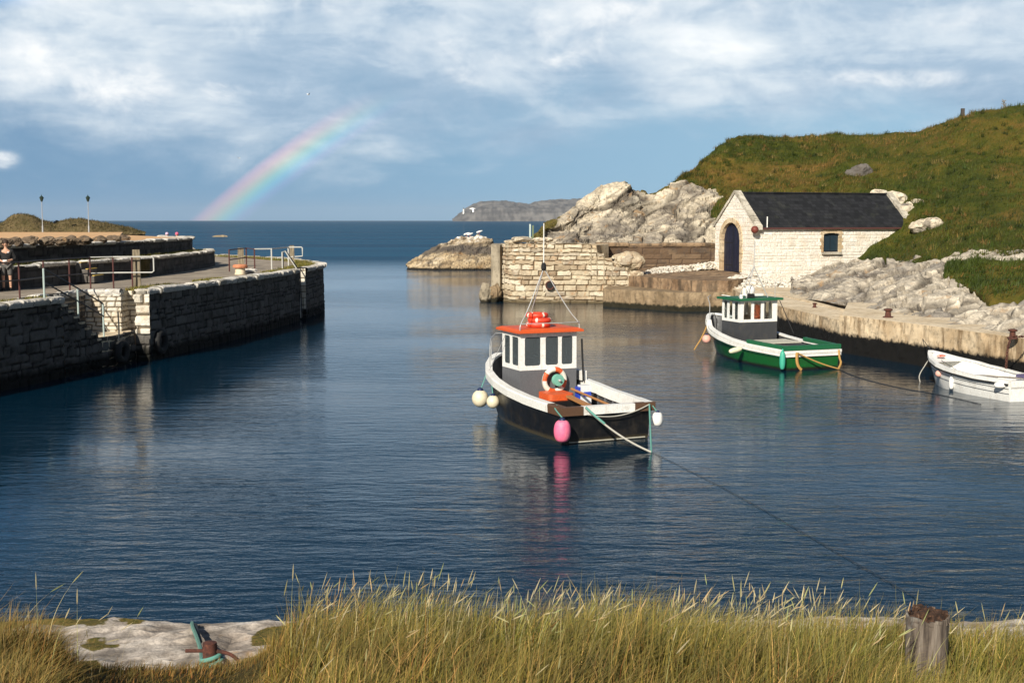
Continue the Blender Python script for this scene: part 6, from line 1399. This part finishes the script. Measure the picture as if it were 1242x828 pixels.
for s_ in range(3):
    ang = s_ * math.pi / 3; a1 = np.cross(d_, np.array([0, 0, 1.0])); a1 /= np.linalg.norm(a1, axis=1, keepdims=True) + 1e-6; a2 = np.cross(d_, a1); sd = a1 * math.cos(ang) + a2 * math.sin(ang)
    prof = [(0, .25), (.2, .9), (.5, 1), (.8, .65), (1, .1)]
    P_ = np.stack([np.stack([end + d_ * (ln * t_)[:, None] + np.array([0, 0, -.0]) - sd * (wdt * w_ / 2)[:, None], end + d_ * (ln * t_)[:, None] + sd * (wdt * w_ / 2)[:, None]], 1) for t_, w_ in prof], 1)
    b_ = (np.arange(n) * 10)[:, None] + (np.arange(4) * 2)[None, :]
    hv.append(P_.reshape(-1, 3)); hf.append(np.stack([b_, b_ + 1, b_ + 3, b_ + 2], -1).reshape(-1, 4) + o); hcn.append(np.repeat(hc, 10, 0)); o += n * 10
g3 = (np.concatenate(hv), np.concatenate(hf), np.concatenate(hcn))
V, F, C_ = join([g1, (g2v, g2f, g2c), g3])
kind(link('tall_grass', raw_mesh('tall_grass', V, F, M_BLADE, False, dict(Col=C_))), 'stuff', 'tall olive and straw grass with pale seed heads on the near bank')
# hillside grass tufts
def scatter(G, n, seed=0):
    i = rng.integers(0, G.shape[0] - 1, n); j = rng.integers(0, G.shape[1] - 1, n); a, b_ = rng.random((2, n, 1))
    return (G[i, j] * (1 - a) * (1 - b_) + G[i + 1, j] * a * (1 - b_) + G[i, j + 1] * (1 - a) * b_ + G[i + 1, j + 1] * a * b_)
L = []
for G, n in ((HILL_PTS[0], 110000), (HILL_PTS[1], 9000)):
    r_ = scatter(G, n); a = fbm(r_ / 7.0, 4, 421); b_ = fbm(r_ / 1.3, 3, 423); tn = a * .85 + b_ * .45
    inh = (r_[:, 2] < 6.7) & (((r_[:, 0] - C0.x) * ll.x + (r_[:, 1] - C0.y) * ll.y) > -.3) & (((r_[:, 0] - C0.x) * ll.x + (r_[:, 1] - C0.y) * ll.y) < HL + .2) & (((r_[:, 0] - C0.x) * gl.x + (r_[:, 1] - C0.y) * gl.y) > -.08) & (((r_[:, 0] - C0.x) * gl.x + (r_[:, 1] - C0.y) * gl.y) < HW + .2)
    r_ = r_[~inh]; tn = tn[~inh]; n = len(r_)
    base = np.stack([np.interp(tn, [-.5, -.12, .1, .3, .5], v_) for v_ in ([.028, .052, .082, .15, .25], [.044, .074, .090, .105, .14], [.005, .008, .011, .020, .038])], -1) * rng.uniform(.7, 1.35, (n, 1))
    L.append(blades('h', r_ - np.array([0, 0, .03]), rng.uniform(.14, .42, n), rng.uniform(.02, .05, n), rng.normal(.3, 1.0, n), np.abs(rng.normal(.6, .4, n)), base, M_BLADE, 2, base * 1.15)[:3])
TG = HILL_PTS[0]; ctr_ = scatter(TG, 1700); ctr_ = ctr_[~((ctr_[:, 2] < 6.9) & (np.abs((ctr_[:, 0] - C0.x) * ll.x + (ctr_[:, 1] - C0.y) * ll.y - HL / 2) < HL / 2 + .5) & (np.abs((ctr_[:, 0] - C0.x) * gl.x + (ctr_[:, 1] - C0.y) * gl.y - HW / 2) < HW / 2 + .5))]
tc_ = pick([(.12, .10, .02), (.045, .075, .010), (.19, .12, .035), (.24, .18, .06), (.03, .045, .008)], [.3, .28, .17, .07, .18], len(ctr_)); k_ = 26; r_ = np.repeat(ctr_, k_, 0) + rng.normal(0, .12, (len(ctr_) * k_, 3)) * np.array([1, 1, .25]); nn_ = len(r_)
L.append(blades('t', r_, rng.uniform(.2, .5, nn_), rng.uniform(.02, .045, nn_), rng.uniform(0, 6.28, nn_), np.abs(rng.normal(.7, .35, nn_)), np.repeat(tc_, k_, 0) * rng.uniform(.75, 1.3, (nn_, 1)), M_BLADE, 2)[:3])
V, F, C_ = join(L); kind(link('hill_grass', raw_mesh('hill_grass', V, F, M_BLADE, False, dict(Col=C_))), 'stuff', 'green and russet grass covering the hillside')
r_ = scatter(DUNE[:44], 14000); n = len(r_); base = pick([(.11, .085, .03), (.17, .125, .055), (.07, .07, .02)], [.4, .35, .25], n)
V, F, C_, _ = blades('d', r_, rng.uniform(.12, .35, n), rng.uniform(.04, .09, n), rng.normal(.3, 1, n), np.abs(rng.normal(.6, .4, n)), base, M_BLADE, 2); kind(link('dune_grass', raw_mesh('dune_grass', V, F, M_BLADE, False, dict(Col=C_))), 'stuff', 'dry brown grass on the far dune')
t = thing('bush', 'small dark round bush on the dune between the lamp posts', 'bush', tuple(P(69, 274, 158)))
n = 900; u_ = rng.normal(0, 1, (n, 3)); u_ /= np.linalg.norm(u_, axis=1, keepdims=True); r_ = u_ * (rng.random((n, 1)) ** .4) * np.array([.38, .38, .4]) + np.array([0, 0, .3])
V, F, C_, _ = blades('b', r_, rng.uniform(.05, .15, n), rng.uniform(.04, .08, n), rng.uniform(0, 6, n), rng.uniform(.2, .9, n), np.full((n, 3), .012) * rng.uniform(.6, 1.4, (n, 1)), M_BLADE, 1); link('foliage', raw_mesh('foliage', V, F, M_BLADE, False, dict(Col=C_)), t, world=False)
MB().tube([(0, 0, -.4), (0, 0, .3)], .03, 6).build('stem', M_PWOOD, t)
# turf along the pier edge and in the bed
pp, s_ = resample([(-17.6, 26)] + [tuple(p_) for p_ in near_path[-6:]], n=400); L = []
def strip_roots(path, off0, off1, n, z, thr=-.1, seed=0):
    p_, s = resample(path, n=600); k = rng.integers(0, 599, n); t_ = np.gradient(p_, axis=0); t_ /= np.linalg.norm(t_, axis=1, keepdims=True); o_ = -(off0 + (off1 - off0) * rng.random(n))
    X = p_[k, 0] + t_[k, 1] * o_; Y = p_[k, 1] - t_[k, 0] * o_; m_ = fbm(np.stack([X / 1.6, Y / 1.6, 0 * X], -1), 3, 431 + seed) > thr
    return np.stack([X, Y, np.full(n, z)], -1)[m_]
r_ = np.concatenate([strip_roots([tuple(p_) for p_ in near_path], .35, 1.0, 5000, DECK - .06, -.2), strip_roots([tuple(p_) for p_ in main_path], .35, .95, 7000, DECK - .06, -.12, 3), strip_roots([tuple(p_) for p_ in end_path], .4, 1.6, 6000, DECK - .06, -.25, 5)])
n = len(r_); base = pick([(.12, .13, .02), (.22, .19, .04), (.32, .25, .07)], [.4, .35, .25], n)
V, F, C_, _ = blades('p', r_, rng.uniform(.08, .2, n), rng.uniform(.018, .04, n), rng.normal(.3, 1, n), np.abs(rng.normal(.6, .4, n)), base, M_BLADE, 2); kind(link('pier_grass', raw_mesh('pier_grass', V, F, M_BLADE, False, dict(Col=C_))), 'stuff', 'yellow green turf growing along the pier edge')
r_ = strip_roots(low_p, .45, 1.6, 5000, 3.3, -.3, 9); n = len(r_); base = pick([(.07, .075, .015), (.16, .13, .04)], [.6, .4], n)
V, F, C_, _ = blades('p', r_, rng.uniform(.06, .2, n), rng.uniform(.015, .035, n), rng.normal(.3, 1, n), np.abs(rng.normal(.6, .4, n)), base, M_BLADE, 2); kind(link('bed_grass', raw_mesh('bed_grass', V, F, M_BLADE, False, dict(Col=C_))), 'stuff', 'low plants in the bed between the two dark walls')

# ------------------------------------------------------------------ sea air
m = bpy.data.materials.new('sea_haze'); m.use_nodes = True; m.node_tree.nodes.clear()
vo = m.node_tree.nodes.new('ShaderNodeVolumePrincipled'); vo.inputs['Color'].default_value = (.72, .84, 1.0, 1); vo.inputs['Density'].default_value = 4.5e-5; vo.inputs['Anisotropy'].default_value = .0
mo_ = m.node_tree.nodes.new('ShaderNodeOutputMaterial'); m.node_tree.links.new(vo.outputs[0], mo_.inputs['Volume'])
mb = MB(); mb.prism([(-9000, -90), (9000, -90), (9000, 12500), (-9000, 12500)], -2.5, 130); kind(mb.build('haze', m), 'stuff', 'thin sea haze over the open water')
